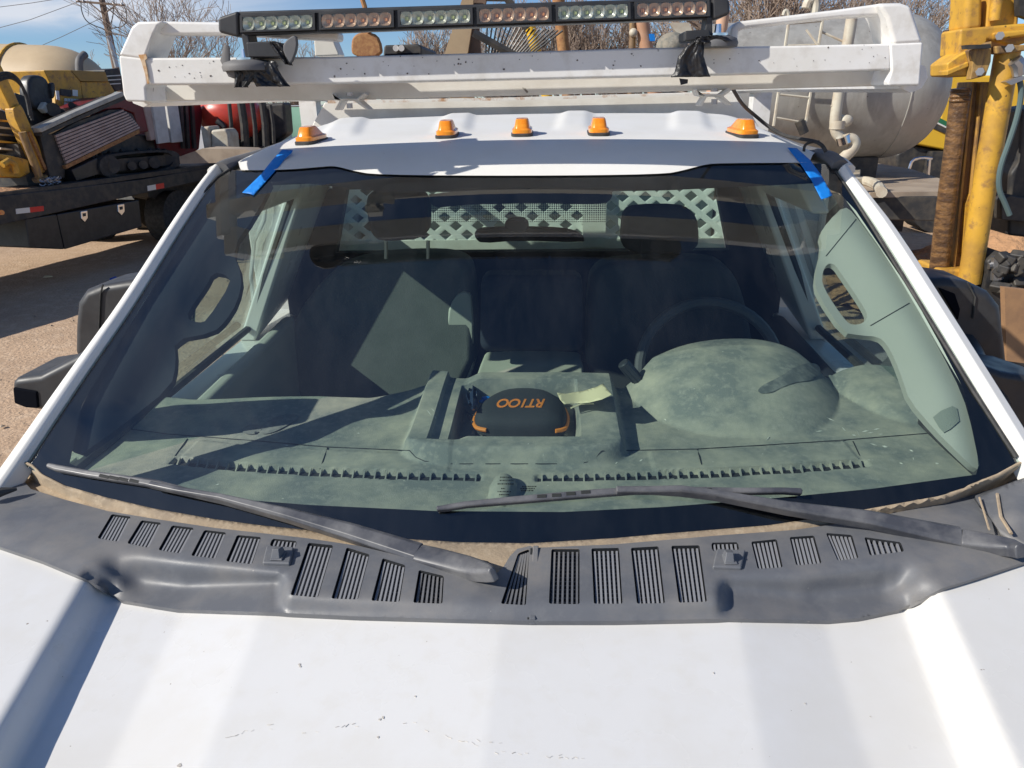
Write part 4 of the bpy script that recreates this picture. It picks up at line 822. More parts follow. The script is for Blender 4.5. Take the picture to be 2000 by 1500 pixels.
tm.materials.clear(); tm.materials.append(ORANGE); to = bpy.data.objects.new('lettering', tm); sc.collection.objects.link(to); to.parent = SGC; to.matrix_parent_inverse = world_of(SGC).inverted()
# note
def NT(x, y): 
    return az(x, y, 1.437+.018*ss(1120, 1180, x)-.012*math.sin((x-1088)/110*3.1))
nt_ = sheet([(1088, 767), (1105, 769), (1140, 763), (1166, 755), (1178, 749), (1195, 771), (1175, 780), (1150, 786), (1102, 789), (1094, 780)], [], NT, 6).obj('paper_note', PAPER, None, solid=.0008, ang=1.5); tag(nt_, 'curled pale yellow paper note lying beside the black case on the dashboard', 'note')
pe = MB(); pe.tube([az(1115, 797, 1.42), az(1135, 789, 1.425), az(1160, 788, 1.425)], .002, 5); pe.obj('paper_edge', PAPER, nt_)
nv = sheet([(911, 770), (922, 749), (929, 758), (931, 772), (934, 790), (928, 800), (921, 803), (916, 788)], [], lambda x, y: az(x, y, 1.385+.015*math.sin(x*.9)), 5).obj('crumpled_wrapper', mat('navy film', (.03, .05, .10), .35), None, solid=.002); tag(nv, 'dark navy crumpled wrapper standing in the left corner of the dashboard tray', 'wrapper')
bc = MB(); bc.ell(az(950, 778, 1.375), (.014, .008, .006)); bc.ell(az(941, 784, 1.37), (.008, .006, .005)); o = bc.obj('blue_lighter', mat('bright blue', (.0, .22, .75), .35), None); tag(o, 'small bright blue plastic item behind the left end of the black case', 'lighter')
tm_ = MB(); 
for i in range(13):
    a = az(lerp(925, 1105, i/12), 846, 1.333); tm_.box(a, (.008, .02, .006))
tm_.obj('tray_mat_ribs', DASH, dash)
# ================================================================== GROUND
m = MB()
def gv(u, v):
    x = (u-.5)*2; y = (v-.5)*2; x = math.copysign(abs(x)**2.2, x)*60; y = math.copysign(abs(y)**2.2, y)*80+6
    return V((x, y, .035*noise.noise(V((x*.7, y*.7, 0)))+.02*noise.noise(V((x*2.3, y*2.3, 4)))))
m.grid(gv, 150, 150); m.grid(lambda u, v: V((lerp(-900, 900, u), lerp(-900, 1500, v), -.12)), 2, 2); tag(m.obj('ground', GROUND, None, ang=3), None, None, kind='structure')
m = MB()
for i in range(900):
    x = random.uniform(-6, -1.1) if i % 4 else random.uniform(2, 7); y = random.uniform(1.5, 9); r = random.choice((.006, .008, .012, .02))*random.uniform(.7, 1.3)
    c = V((x, y, r*.2)); a = [c+V((random.uniform(.7, 1.2)*r*math.cos(k*1.257), random.uniform(.7, 1.2)*r*math.sin(k*1.257), 0)) for k in range(5)]; t = c+V((0, 0, r*.8)); m.add(a+[t], [(k, (k+1) % 5, 5) for k in range(5)])
tag(m.obj('gravel', mat('pebble', (.42, .33, .24), .9, c2=(.22, .17, .13), sc2=9, amt=.8), None, smooth=False, weld=False), None, None, kind='stuff')
def pl(P_, Y, th): m = MB(); return m.plate([ay(x, y, Y) for x, y in P_], (0, th, 0))
# ================================================================== FLATBED TRAILER AND ITS LOAD
TA = V((-6.317, 8.231, 1.1)); TD = V((.195, .981, 0)).normalized(); TN = V((.981, -.195, 0)).normalized()
def T(x, y, off=0): return apl(x, y, TA-TN*off, TN)
def tp(P_, off, th, m=None): m = m or MB(); return m.plate([T(x, y, off) for x, y in P_], TN*-th)
tr = thing('flatbed_trailer', 'long black flatbed trailer with red and white reflector tape, carrying drilling machines', 'trailer', TA-V((0, 0, 1.1)))
P0 = lambda s, o, z: TA+TD*s-TN*o+V((0, 0, z-TA.z))
m = MB(); dk = [P0(-3, 0, 1.20), P0(6.5, 0, 1.20), P0(6.5, 2.5, 1.20), P0(-3, 2.5, 1.20)]; m.plate(dk, (0, 0, -.06)); m.obj('deck', MACH, tr)
tp([(-160, 400), (0, 383), (150, 366), (280, 350), (440, 322), (440, 344), (370, 358), (180, 400), (0, 440), (-160, 470)], -.02, .12).obj('side_rail', MACH, tr, bevel=.01)
for q, w in (((31, 408), 27), ((288, 363), 16)):
    sl = -.11 if q[0] < 100 else -.18
    tp([q, (q[0]+w, q[1]+w*sl), (q[0]+w+1, q[1]+w*sl+10), (q[0]+1, q[1]+10)], -.025, .01).obj('reflector_tape', WHR, tr)
    tp([(q[0]+w, q[1]+w*sl), (q[0]+2*w, q[1]+2*w*sl), (q[0]+2*w+1, q[1]+2*w*sl+10), (q[0]+w+1, q[1]+w*sl+10)], -.025, .01).obj('reflector_tape', REDR, tr)
m = MB(); m.tube([T(3, 415, -.05), T(3, 415, 0)], .03, 12); m.obj('marker_lamp', AMBER, tr)
tb = tp([(112, 418), (272, 390), (278, 443), (128, 487)], -.01, .6).obj('tool_box', DKBLUE, tr, bevel=.015)
m = MB(); a, b, c, d = T(50, 427, .0), T(111, 418, .0), T(126, 487, .0), T(58, 484, .0); m.plate([a, b, c, d], TN*-.55); m.obj('tool_box', DKBLUE, tr, bevel=.015)
for (x, y) in ((158, 413), (230, 400)):
    l_ = tp([(x, y), (x+13, y-2), (x+14, y+13), (x+8, y+21), (x+1, y+14)], -.025, .02).obj('latch', CHROME, tb, bevel=.006)
    tp([(x+4, y+4), (x+10, y+3), (x+10, y+9), (x+5, y+10)], -.03, .01).obj('latch_handle', BLACK, l_)
for s in (3.4, 4.6):
    m = MB(); c = P0(s, .45, .42); 
    m.tube([c+TN*.15, c-TN*.2], .42, 28); m.obj('wheel', RUBBER, tr); m = MB(); m.tube([P0(s, 2.0, .42)+TN*.15, P0(s, 2.0, .42)-TN*.2], .42, 28); m.obj('wheel', RUBBER, tr)
tp([(285, 362), (430, 335), (430, 395), (395, 400), (380, 415), (352, 400), (335, 395), (290, 385)], .5, .3).obj('suspension', MACH, tr)
m = MB(); m.plate([P0(-3, .3, 1.14), P0(6.4, .3, 1.14), P0(6.4, .3, .9), P0(-3, .3, .9)], TN*-1.9); m.obj('chassis_beam', MACH, tr)
# maroon directional drill
dr = thing('directional_drill', 'maroon tracked drilling machine with slanted slatted side panel on the trailer', 'drilling machine', P0(1.8, .8, 1.2))
pn = tp([(103, 263), (150, 237), (215, 214), (238, 214), (258, 222), (268, 240), (272, 258), (200, 293), (128, 328)], .25, .05).obj('side_panel', MACH, dr, bevel=.01)
m = MB()
for k in range(9): # slats along the slope
    t = k/9; a = V((lerp(104, 127, t), lerp(264, 321, t))); b = V((lerp(238, 272, t**.8), lerp(214, 251, t)));  e = 3.4
    m.plate([T(a.x+1, a.y, .24), T(b.x, b.y, .24), T(b.x+1, b.y+e, .24), T(a.x+2, a.y+e+1.6, .24)], TN*.03)
m.obj('slats', SLATR, pn, smooth=False, weld=False)
tp([(127, 323), (272, 252), (273, 260), (130, 330)], .2, .06).obj('rust_rail', RUST, dr)
tp([(78, 262), (103, 262), (128, 328), (127, 348), (98, 348)], .25, .5).obj('front_plate', MACH, dr, bevel=.01)
tp([(78, 250), (150, 217), (240, 179), (244, 187), (150, 227), (82, 259)], .15, .12).obj('top_beam', TANK, dr, bevel=.01)
tp([(82, 259), (244, 187), (246, 194), (84, 266)], .17, .4).obj('top_rail', MACH, dr)
tp([(165, 224), (244, 190), (276, 188), (297, 256), (272, 260), (262, 222), (235, 212), (200, 216)], .3, .8).obj('hood_panel', MAROON, dr, bevel=.02)
tp([(278, 196), (298, 196), (310, 272), (296, 275)], .28, .1).obj('duct', SLATR, dr, bevel=.02)
for P_ in ([(297, 198), (321, 198), (333, 278), (310, 281)], [(325, 198), (347, 198), (358, 277), (337, 279)]): tp(P_, .24, .05).obj('white_panel', WHITEP, dr, bevel=.01)
tp([(345, 196), (392, 200), (397, 222), (394, 250), (390, 292), (362, 308), (310, 296), (305, 270)], .35, .9).obj('engine_body', MAROON, dr, bevel=.03)
for x in (352, 362, 374): tp([(x, 200), (x+5, 200), (x+10, 290), (x+5, 290)], .3, .04).obj('side_bar', MACH, dr)
tk = smoothpoly([(194, 312), (215, 300), (330, 291), (350, 300), (352, 318), (336, 334), (215, 349), (196, 338)], 2)
m = MB(); o_ = [T(x, y, .12) for x, y in tk]; c = sum(o_, V())/len(o_); inn = [c+(p-c)*.82 for p in o_]; k = len(o_)
m.add(o_+inn+[p-TN*.35 for p in o_]+[p-TN*.35 for p in inn], [(i, (i+1) % k, k+(i+1) % k, k+i) for i in range(k)]+[(i, 2*k+i, 2*k+(i+1) % k, (i+1) % k) for i in range(k)]+[(k+i, k+(i+1) % k, 3*k+(i+1) % k, 3*k+i) for i in range(k)])
for i in range(0, k): p = o_[i]+(o_[i]-c).normalized()*.012; m.box(p-TN*.17, (.05, .05, .05), Matrix.Rotation(i*.2, 3, 'Y'))
trk = m.obj('crawler_track', RUBBER, dr, smooth=False)
m = MB()
for x, y, r in ((214, 322, .13), (336, 311, .13), (258, 324, .06), (280, 322, .06), (302, 318, .08)): m.tube([T(x, y, .13), T(x, y, .4)], r, 20)
m.plate([T(x, y, .2) for x, y in ((210, 312), (335, 302), (338, 322), (216, 336))], TN*-.2); m.obj('track_wheels', MACH, trk)
tp([(140, 332), (190, 308), (196, 340), (150, 354)], .15, .2).obj('step_plate', DKBLUE, dr, bevel=.01)
m = MB(); m.box(P0(2.1, 1.0, 1.45), (1.2, 2.6, .5), TD.to_track_quat('Y', 'Z').to_matrix()); m.obj('frame', MACH, dr)
# yellow rig at the left edge
yr = thing('yellow_drill_rig', 'yellow drilling mast with hoses and a brown rod at the left edge of the trailer', 'drill rig', P0(-.2, .5, 1.2))
tp([(-30, 100), (-6, 110), (8, 138), (40, 206), (30, 218), (22, 214), (-4, 160), (-30, 140)], .35, .15).obj('upper_mast', YEL, yr, bevel=.015)
tp([(26, 212), (40, 203), (46, 212), (97, 330), (86, 338), (76, 336), (44, 262), (30, 232)], .3, .14).obj('mast', YEL, yr, bevel=.015)
tp([(56, 258), (60, 257), (92, 330), (88, 332)], .27, .04).obj('mast_rib', RUST, yr)
m = MB(); m.tube([T(43, 258, .2), T(78, 348, .2)], .045, 12); m.tube([T(77, 346, .2), T(80, 352, .2)], .09, 12); m.obj('drill_rod', RUSTY, yr)
tp([(-10, 300), (20, 304), (56, 312), (60, 338), (40, 348), (-10, 345)], .32, .4).obj('base_box', YEL, yr, bevel=.02)
tp([(-10, 210), (26, 222), (40, 262), (36, 300), (-10, 300)], .6, .3).obj('hydraulic_block', MACH, yr, bevel=.03)
for k in range(7): tp([(-10+k*3, 232+k*14), (22+k*4, 236+k*14), (22+k*4, 239+k*14), (-10+k*3, 236+k*14)], .5, .05).obj('hydraulic_fitting', (YEL, PIPE, STEEL)[k % 3], yr, bevel=.004)
m = MB()
for a in (0, 5, 10): m.tube(smoothline([tuple(T(x+a*.5, y+a, .1)) for x, y in ((-10, 148), (8, 141), (24, 144), (40, 160), (52, 190), (58, 225))], 2), .018, 6)
m.obj('hoses', RUBBER, yr)
m = MB(); m.tube([T(x, y, .25) for x, y in ((4, 322), (16, 314), (28, 320), (33, 338))], .04, 8); m.obj('clamp', YEL, yr)
m = MB()
for i in range(26): p = T(random.uniform(82, 116), random.uniform(347, 366), .1); a = random.uniform(0, 6); m.tube([p+V((.03*math.cos(a+k*1.05), .03*math.sin(a+k*1.05), .012*math.sin(k*2))) for k in range(7)], .008, 5)
tag(m.obj('chain', STEEL, None), 'heap of shiny chain lying at the edge of the trailer deck under the yellow mast', 'chain')
m = MB()
def dirtf(u, v): 
    p = P0(-1.5+u*2.0, .05+v*1.2, 1.205); p.z += .10*max(0, math.sin(u*3.1)*math.sin(v*3.1))*(1+.5*noise.noise(p*6)); return p
m.grid(dirtf, 30, 20); tag(m.obj('deck_dirt', MOUND, None, ang=2), None, None, kind='stuff')
# yellow engine machine with operator seat
ym = thing('yellow_machine', 'yellow engine housing with decals and curved grey exhaust behind the slatted panel', 'machine', P0(2, 1.7, 1.2))
eh = tp([(86, 137), (138, 137), (158, 160), (164, 210), (163, 240), (110, 240), (108, 180), (96, 158)], 1.2, .9).obj('engine_housing', YEL, ym, bevel=.015)
tp([(138, 137), (206, 140), (213, 160), (158, 159)], 1.22, .8).obj('housing_top', mat('dusty yellow', (.42, .26, .07), .7, c2=(.3, .2, .08), sc2=4, amt=.5), ym, bevel=.01)
tp([(158, 160), (213, 160), (224, 178), (196, 206), (164, 210)], 1.24, .8).obj('housing_side', YEL, ym, bevel=.01)
tp([(118, 173), (140, 176), (140, 189), (118, 186)], 1.18, .01).obj('decal_plate', MACH, eh)
for P_ in ([(142, 175), (152, 176), (152, 188), (142, 187)], [(109, 177), (115, 177), (117, 196), (111, 194)]): tp(P_, 1.18, .01).obj('decal', WHR, eh)
for k in range(5):
    for j in range(2): x = 126+k*6.2; y = 192+j*8+k*.3; tp([(x, y), (x+5, y+.3), (x+5, y+6), (x, y+6)], 1.18, .01).obj('decal', WHR, eh)
m = MB(); m.tube(smoothline([tuple(T(x, y, 1.4)) for x, y in ((155, 140), (154, 122), (157, 113), (166, 106))], 2), .055, 12); m.obj('exhaust', GREYR, ym)
st_ = thing('operator_seat', 'black padded operator seat beside the yellow engine housing', 'seat', P0(1, 1.2, 1.4))
tp(smoothpoly([(56, 152), (66, 146), (84, 147), (96, 157), (105, 188), (106, 205), (94, 214), (66, 214), (56, 190)], 1), .95, .18).obj('backrest', BLACK, st_, bevel=.05, seg=4)
tp(smoothpoly([(100, 162), (108, 160), (109, 186), (104, 196)], 1), .9, .08).obj('armrest', BLACK, st_, bevel=.02)
tp([(30, 180), (58, 190), (66, 214), (98, 210), (104, 226), (128, 232), (98, 248), (80, 262), (60, 240), (40, 240)], 1.0, .3).obj('seat_base', MACH, st_, bevel=.03)
o = MB(); 
for x, y, r in ((104, 214, .09), (118, 222, .07), (140, 206, .045)): o.tube([T(x, y, .8), T(x, y, .95)], r, 14)
o.tube([T(140, 208, .85), T(133, 222, .85)], .02, 6); o.obj('lever_knobs', MACH, st_)
o = tp([(82, 212), (90, 198), (98, 206), (104, 204), (103, 216), (92, 222)], .85, .1).obj('clear_bottle', mat('pale bottle', (.45, .45, .4), .25), None, bevel=.02); tag(o, 'pale crumpled plastic bottle beside the black operator seat', 'bottle')
tp([(205, 136), (232, 133), (240, 152), (242, 175), (226, 180), (218, 165), (208, 158)], 1.6, .4).obj('radiator', MACH, ym, bevel=.02)
for k in range(3): tp([(206, 148+k*8), (236, 146+k*8), (236, 148+k*8), (206, 150+k*8)], 1.5, .05).obj('bracket', STEEL, ym)
# beige tank
bt = thing('water_tank', 'large beige plastic tank lying behind the yellow machine, dark hatch on top', 'tank', ay(60, 170, 15)-V((0, 0, 2.5)))
a, b = ay(-260, 172, 14.5), ay(110, 184, 14.5); r = .86; ax = (b-a).normalized(); m = MB()
pts = [a]+[lerp(a, b, k/8) for k in range(1, 9)]+[b+ax*(1.0*math.sin(k/8*1.5708)) for k in range(1, 9)]; rs = [r]*9+[r*math.cos(k/8*1.54)**.8 for k in range(1, 9)]
m.tube(pts, rs, 40); tk_ = m.obj('tank_shell', BEIGE, bt, ang=1.)
for t in (.35, .86): c = lerp(a, b, t); m = MB(); e = ax.orthogonal().normalized(); f2 = ax.cross(e); m.tube([c+(e*math.cos(q)+f2*math.sin(q))*(r+.01) for q in [2*math.pi*k/40 for k in range(41)]], .03, 6, cap=False); m.obj('strap', YEL, bt)
m = MB(); p = ay(108, 100, 14.5); m.tube([p-V((0, 0, .12)), p], .24, 20); m.tube([p, p+V((0, 0, .06))], [.14, .10], 16); m.obj('hatch', MACH, bt)
m = MB(); m.box((a+b)/2-V((0, 0, 1.35)), (5, 1.6, .9)); m.obj('tank_cradle', MACH, bt); 
m = MB(); 
for dx in (-1.9, -.6, .7, 1.9): m.cyl((a+b)/2+V((dx, -.9, -2.1)), (a+b)/2+V((dx, -.6, -2.1)), .45, n=20)
m.box((a+b)/2-V((0, 0, 1.95)), (4.6, 1, .4)); m.obj('tank_wheels', RUBBER, bt)
# red tank rig
rt = thing('red_tank', 'round red pressure tank with black pipes, left of the white truck', 'tank', ay(450, 225, 13)-V((0, 0, 1.9)))
m = MB(); c = ay(452, 228, 13); m.ell(c, (.52, .44, .38), pw_=.85); m.obj('tank_shell', REDT, rt, ang=1.)
m = MB(); 
for x0, y0, x1, y1, r in ((447, 196, 452, 285, .035), (470, 196, 480, 290, .07), (492, 200, 500, 288, .04), (512, 196, 520, 290, .06), (528, 205, 535, 280, .03), (424, 236, 438, 250, .05)): m.tube([ay(x0, y0, 12.4), ay((x0+x1)/2+2, (y0+y1)/2, 12.4), ay(x1, y1, 12.4)], r, 8)
m.obj('pipes', MACH, rt)
pl([(480, 205), (555, 200), (560, 262), (520, 290), (440, 292), (450, 270)], 13.2, .4).obj('pump_block', MACH, rt, bevel=.05)
pl([(395, 290), (560, 288), (575, 330), (380, 335)], 12.6, 1.2).obj('skid', MACH, rt)
m = MB(); p = az(500, 300, 0); m.box((c.x+.3, 13.3, .5), (2.4, 1.0, 1.0)); m.obj('skid_frame', MACH, rt)
for P_, lab in (([(390, 248), (409, 246), (413, 294), (398, 294)], 'narrow cream plastic canister left of its wider twin below the red tank'), ([(411, 254), (440, 251), (447, 262), (450, 294), (413, 294)], 'wider cream plastic canister below the red tank')):
    o = pl(P_, 11.8, .4).obj('canister', PIPE, None, bevel=.04, seg=4); tag(o, lab, 'canister', 'cream canisters below the red tank')
o = pl([(350, 306), (395, 290), (480, 292), (500, 300), (430, 318), (352, 320)], 10.8, .5); o = o.obj('tread_plate', DECKM, None); tag(o, 'dusty diamond tread plate step on the trailer in front of the cream canisters', 'step plate')
wt = thing('parked_pickup', 'pale pickup truck far behind, glimpsed left of the red tank', 'truck', ay(400, 240, 20)-V((0, 0, 1.9)))
c = ay(400, 225, 20); m = MB(); m.box((c.x, 21, 1.1), (2.6, 4, .9)); m.box((c.x, 21, 1.75), (2.2, 2, .6)); m.obj('body', mat('far white', (.6, .62, .66), .4), wt, bevel=.1)
m = MB(); m.box((c.x, 19.98, 1.78), (1.9, .1, .34)); m.obj('window', FRIT, wt)
m = MB(); 
for dx in (-1, 1): m.cyl((c.x+dx, 19.5, .4), (c.x+dx*1.3, 19.5, .4), .4)
m.obj('wheels', RUBBER, wt)
o = MB(); o.tube([az(218, 547, .03), az(245, 546, .03)], .02, 8); o.tube([az(218, 547, .03), az(226, 544, .03)], .03, 8); tag(o.obj('blue_pen', mat('blue plastic', (.0, .08, .4), .4), None), 'small blue stick lying on the shaded dirt near the left mirror', 'stick')
o = MB(); o.plate([az(84, 542, .03), az(103, 541, .03), az(100, 539, .03), az(88, 539, .03)], (0, 0, .006)); tag(o.obj('paper_scrap', PAPER, None), 'pale scrap lying on the shaded dirt below the black trailer tool box', 'litter')
# ================================================================== FENCE
fe = thing('green_fence', 'green screened fence running along the back of the yard', 'fence', (0, 24, 0))
m = MB(); m.grid(lambda u, v: V((lerp(-22, 26, u), 24+.06*math.sin(u*160), lerp(.05, 2.02, v))), 300, 2); m.obj('screen_cloth', GREENF, fe, solid=.01)
for k in range(17):
    m = MB(); x = -22+k*3; m.cyl((x, 24.1, 0), (x, 24.1, 2.2), .04, n=8); m.obj('fence_post', STEEL, fe)
m = MB(); m.cyl((-22, 24.08, 2.05), (26, 24.08, 2.05), .025, n=8); m.obj('top_rail', STEEL, fe)
# ================================================================== UTILITY POLE
up = thing('utility_pole', 'wooden utility pole with a crossarm and looping cables, standing upper left', 'utility pole', V(ay(240, 200, 34).to_tuple())-V((0, 0, 2)))
Yp = 34; m = MB(); a, b = ay(193, -30, Yp), ay(226, 132, Yp); q = (b-a)*1.9; m.tube([a, b, a+q], [.12, .15, .17], 10); m.obj('pole', WOOD, up)
m = MB(); m.tube([ay(212, 70, Yp-.2), ay(229, 132, Yp-.2)], .10, 8); m.obj('conduit', STEEL, up)
m = MB(); m.plate([ay(148, 0, Yp-.2), ay(242, 8, Yp-.2), ay(242, 12, Yp-.2), ay(148, 4, Yp-.2)], (0, .14, 0)); m.obj('crossarm', WOOD, up)
m = MB(); m.tube([ay(172, 3, Yp-.2), ay(200, 26, Yp-.2)], .03, 5); m.tube([ay(228, 9, Yp-.2), ay(204, 26, Yp-.2)], .03, 5); m.obj('crossarm_brace', WOOD, up)
for pth in ([(158, 4), (159, 22), (168, 42), (188, 52), (203, 56), (209, 66)], [(243, 10), (248, 28), (247, 44), (238, 53), (220, 54), (212, 62)], [(222, 10), (221, 32), (215, 50), (211, 60)], [(170, 4), (173, 22), (172, 32)], [(228, 14), (233, 30), (243, 38)]):
    m = MB(); m.tube(smoothline([tuple(ay(x, y, Yp-.3)) for x, y in pth], 2), .022 if len(pth) > 3 else .01, 5); m.obj('cable', RUBBER, up)
for x in (152, 163, 222, 238): m = MB(); m.tube([ay(x, 2+(x-150)*.08, Yp-.2), ay(x, -5+(x-150)*.08, Yp-.2)], [.05, .03], 8); m.obj('insulator', STEEL, up)
for pth in ([(-80, 75), (60, 38), (152, 4)], [(60, 98), (120, 72), (200, 34)], [(-50, 20), (60, 6), (150, -8)]):
    m = MB(); m.tube([ay(x, y, Yp) for x, y in pth], .012, 4); m.obj('power_line', GREYR, up)
# ================================================================== BARE TREES
def tree(nm, base, h, spread, seed, lab, levels=6, tr_=.16, nb=4, lean=(0, 0), splits=3, rmin=.009, grp='bare trees behind the yard'):
    rnd = random.Random(seed); t = thing(nm, lab, 'tree', base, grp); tm_ = MB(); cm = MB()
    def limb(p, d, L, r, lv):
        pts = [p]; q = p; dd = d.copy(); n = 4 if lv < 4 else 3
        for i in range(n):
            dd = (dd+V((rnd.uniform(-1, 1), rnd.uniform(-1, 1), rnd.uniform(-.5, 1)))*.16).normalized(); q = q+dd*L/n; pts.append(q)
        rs = [lerp(r, max(r*.55, rmin*.8), i/n) for i in range(n+1)]
        (tm_ if lv == 0 else cm).tube(pts, rs, 8 if lv < 2 else (4 if lv < 4 else 3), cap=False)
        if lv >= levels: return
        k = splits+(1 if lv < 3 else 0)+(rnd.random() < .4)
        for i in range(k):
            s = rnd.uniform(.35, 1) if i else 1; j = min(n-1, int(s*n)); pp = pts[j].lerp(pts[j+1], s*n-j) if s < 1 else pts[-1]
            nd = (dd+V((rnd.gauss(0, 1), rnd.gauss(0, 1), rnd.gauss(.25, .6)))*spread).normalized(); nd.z = max(nd.z, -.05)
            limb(pp, nd.normalized(), L*rnd.uniform(.55, .82), max(r*rnd.uniform(.42, .6), rmin), lv+1)
    for i in range(nb):
        d = V((rnd.uniform(-.45, .45)+lean[0], rnd.uniform(-.4, .4)+lean[1], 1)).normalized(); limb(V(base)+V((rnd.uniform(-.25, .25), rnd.uniform(-.2, .2), 0)), d, h*rnd.uniform(.26, .36), tr_*rnd.uniform(.6, 1), 0)
    tm_.obj('trunk', BARK, t, weld=False); cm.obj('crown', BARK, t, smooth=False, weld=False)
def tb_(x, Y): p = ay(x, 215, Y); return V((p.x, p.y, 0))
tree('bare_tree', tb_(395, 30), 8.5, .52, 3, 'bare tree with fine upswept twigs left of the light bar', 5, .11, 6, splits=2)
tree('bare_tree', tb_(560, 34), 5.2, .5, 5, 'low bare tree under the left half of the light bar', 5, .10, 5, splits=2)
tree('bare_tree', tb_(168, 52), 7.0, .55, 8, 'small faint bare tree just left of the utility pole', 5, .12, 4, splits=2, rmin=.014)
tree('bare_tree', tb_(820, 30), 5.2, .42, 11, 'bushy bare tree right of the rusty bucket', 5, .10, 8, splits=3)
tree('bare_tree', tb_(1010, 30), 6.0, .42, 12, 'dense bare tree behind the fanned rake tines', 5, .11, 7, splits=3)
tree('bare_tree', tb_(1160, 30), 6.5, .42, 17, 'dense brown bare tree between the rusty post and the knobbed post', 5, .11, 7, splits=3)
tree('bare_tree', tb_(1300, 31), 6.5, .45, 21, 'bare tree behind the cloth-wrapped lump', 5, .12, 6, splits=3)
tree('bare_tree', tb_(1490, 27), 8.5, .5, 25, 'tall bare tree with thick curved limbs right of the light bar', 5, .2, 5, splits=3)
tree('bare_tree', tb_(1640, 30), 7.6, .5, 29, 'dense bare tree rising above the grey metal tank', 5, .17, 6, splits=3)
tree('bare_tree', tb_(1760, 34), 7.4, .5, 31, 'bare tree at the right end of the row, beside open sky', 5, .15, 5, splits=3, lean=(-.2, 0))
# ================================================================== GEAR STICKING UP BEHIND THE CAB
YM = 6.4
o = MB(); o.plate([ay(x, y, YM) for x, y in smoothpoly([(686, 112), (685, 82), (690, 70), (702, 63), (728, 63), (742, 76), (748, 112)], 1)], (0, .06, 0)); ru = thing('rusty_bucket', 'rusty rounded steel scoop on a thin rod, right of the left rack gusset', 'bucket', V(tuple(ay(715, 110, YM)[:2])+(0,)))
o.obj('scoop', RUST, ru, bevel=.02); o = MB(); o.tube([ay(703, -15, YM), ay(712, 12, YM), ay(722, 64, YM)], .02, 8); o.obj('rod', RUST, ru); o = MB(); p = ay(716, 110, YM+.03); o.tube([p, V((p.x, p.y, 0))], .05, 8); o.obj('post', RUST, ru)
fc = thing('far_machine', 'dark cab roof with two round white lamps behind the rack beam', 'machine', V(tuple(ay(780, 100, 9)[:2])+(0,)))
o = pl([(750, 88), (818, 86), (824, 92), (824, 112), (748, 112)], 9, 1.2); o.obj('cab_roof', MACH, fc, bevel=.03); o = pl([(752, 105), (818, 103), (818, 112), (752, 112)], 8.98, .05); o.obj('cab_window', FRIT, fc)
p = ay(785, 112, 9.5); o = MB(); o.box((p.x, 9.6, p.z/2), (.4, 1.1, p.z)); o.obj('cab_body', MACH, fc)
for x in (773, 784): o = MB(); o.tube([ay(x, 94, 8.93), ay(x, 94, 8.99)], .034, 14); o.obj('lamp', WHR, fc)
pnl = [(872, 108, 882, 56, 920, 56, 905, 108), (888, -10, 894, -10, 940, -10, 925, 20)]
tw = thing('wooden_plates', 'pair of tall tan and brown boards leaning side by side behind the light bar', 'boards', V(tuple(ay(900, 110, YM)[:2])+(0,)))
o = pl([(866, 112), (884, 56), (905, -10), (925, -10), (921, 56), (912, 112)], YM, .05); o.obj('tan_board', mat('tan board', (.42, .31, .19), .8, c2=(.33, .23, .14), sc2=3, amt=.6), tw)
o = pl([(913, 112), (922, 56), (926, -10), (952, -10), (935, 56), (940, 112)], YM+.08, .08); o.obj('brown_board', mat('brown board', (.20, .13, .09), .8, c2=(.10, .07, .05), sc2=6, amt=.6), tw)
p = ay(900, 112, YM+.03); o = MB(); o.box((p.x, p.y, p.z/2), (.2, .06, p.z-.01)); o.obj('board_foot', RUSTY, tw)
rk = thing('rake', 'fan of thin dark rake tines standing behind the middle of the light bar', 'rake', V(tuple(ay(960, 115, 5.6)[:2])+(0,)))
o = MB()
for k in range(17):
    x0 = 948+k*5.2; x1 = 952+k*9.2; o.tube([ay(x0, 112, 5.6), ay(x1, 50+k*.6, 5.6)], .0065, 5)
o.obj('tines', BLACK, rk, weld=False); o = MB(); o.tube([ay(925, 64, 5.55), ay(1012, 112, 5.55)], .03, 6); p = ay(1000, 112, 5.6); o.tube([p, V((p.x, p.y, 0))], .03, 6); o.obj('rake_bar', MACH, rk); o = MB(); o.tube([ay(950, -6, 5.62), ay(990, -4, 5.6), ay(1030, 56, 5.6)], .03, 6); o.obj('rake_arm', MACH, rk)
def post(x0, y0, x1, y1, r, m_, nm, lab, cat, Y=6.6, extra=None):
    t = thing(nm, lab, cat, V(tuple(ay(x1, y1, Y)[:2])+(0,))); m = MB(); a, b = ay(x0, y0, Y), ay(x1, y1, Y); c = b+(b-a)*1.0; 
    k = b.z/max(.01, (a.z-b.z)); m.tube([a, b, b+(b-a)*min(k, 30)], r, 12); m.obj('shaft', m_, t, ang=1.)
    if extra: extra(t, Y)
    return t
post(1090, -10, 1102, 110, .05, RUST, 'rusty_post', 'thin rusty brown post right of the rake tines', 'post')
post(1028, 20, 1050, 112, .045, YELB, 'yellow_hose', 'yellow hose hanging behind the rake tines', 'hose')
post(1236, 40, 1234, 112, .028, RUSTY, 'knobbed_post', 'dark post with a pale ball knob behind the light bar', 'post', extra=lambda t, Y: MB().ell(ay(1237, 64, Y-.03), (.035, .035, .035)).obj('knob', PIPE, t))
post(1252, 30, 1266, 112, .055, mat('salmon pipe', (.45, .24, .14), .6, c2=(.55, .36, .25), sc2=5, amt=.6), 'orange_pipe', 'slanting orange-brown pipe with a blue mark right of the knobbed post', 'pipe', extra=lambda t, Y: pl([(1268, 66), (1278, 66), (1280, 80), (1270, 80)], Y-.07, .02).obj('blue_mark', BLUET, t))
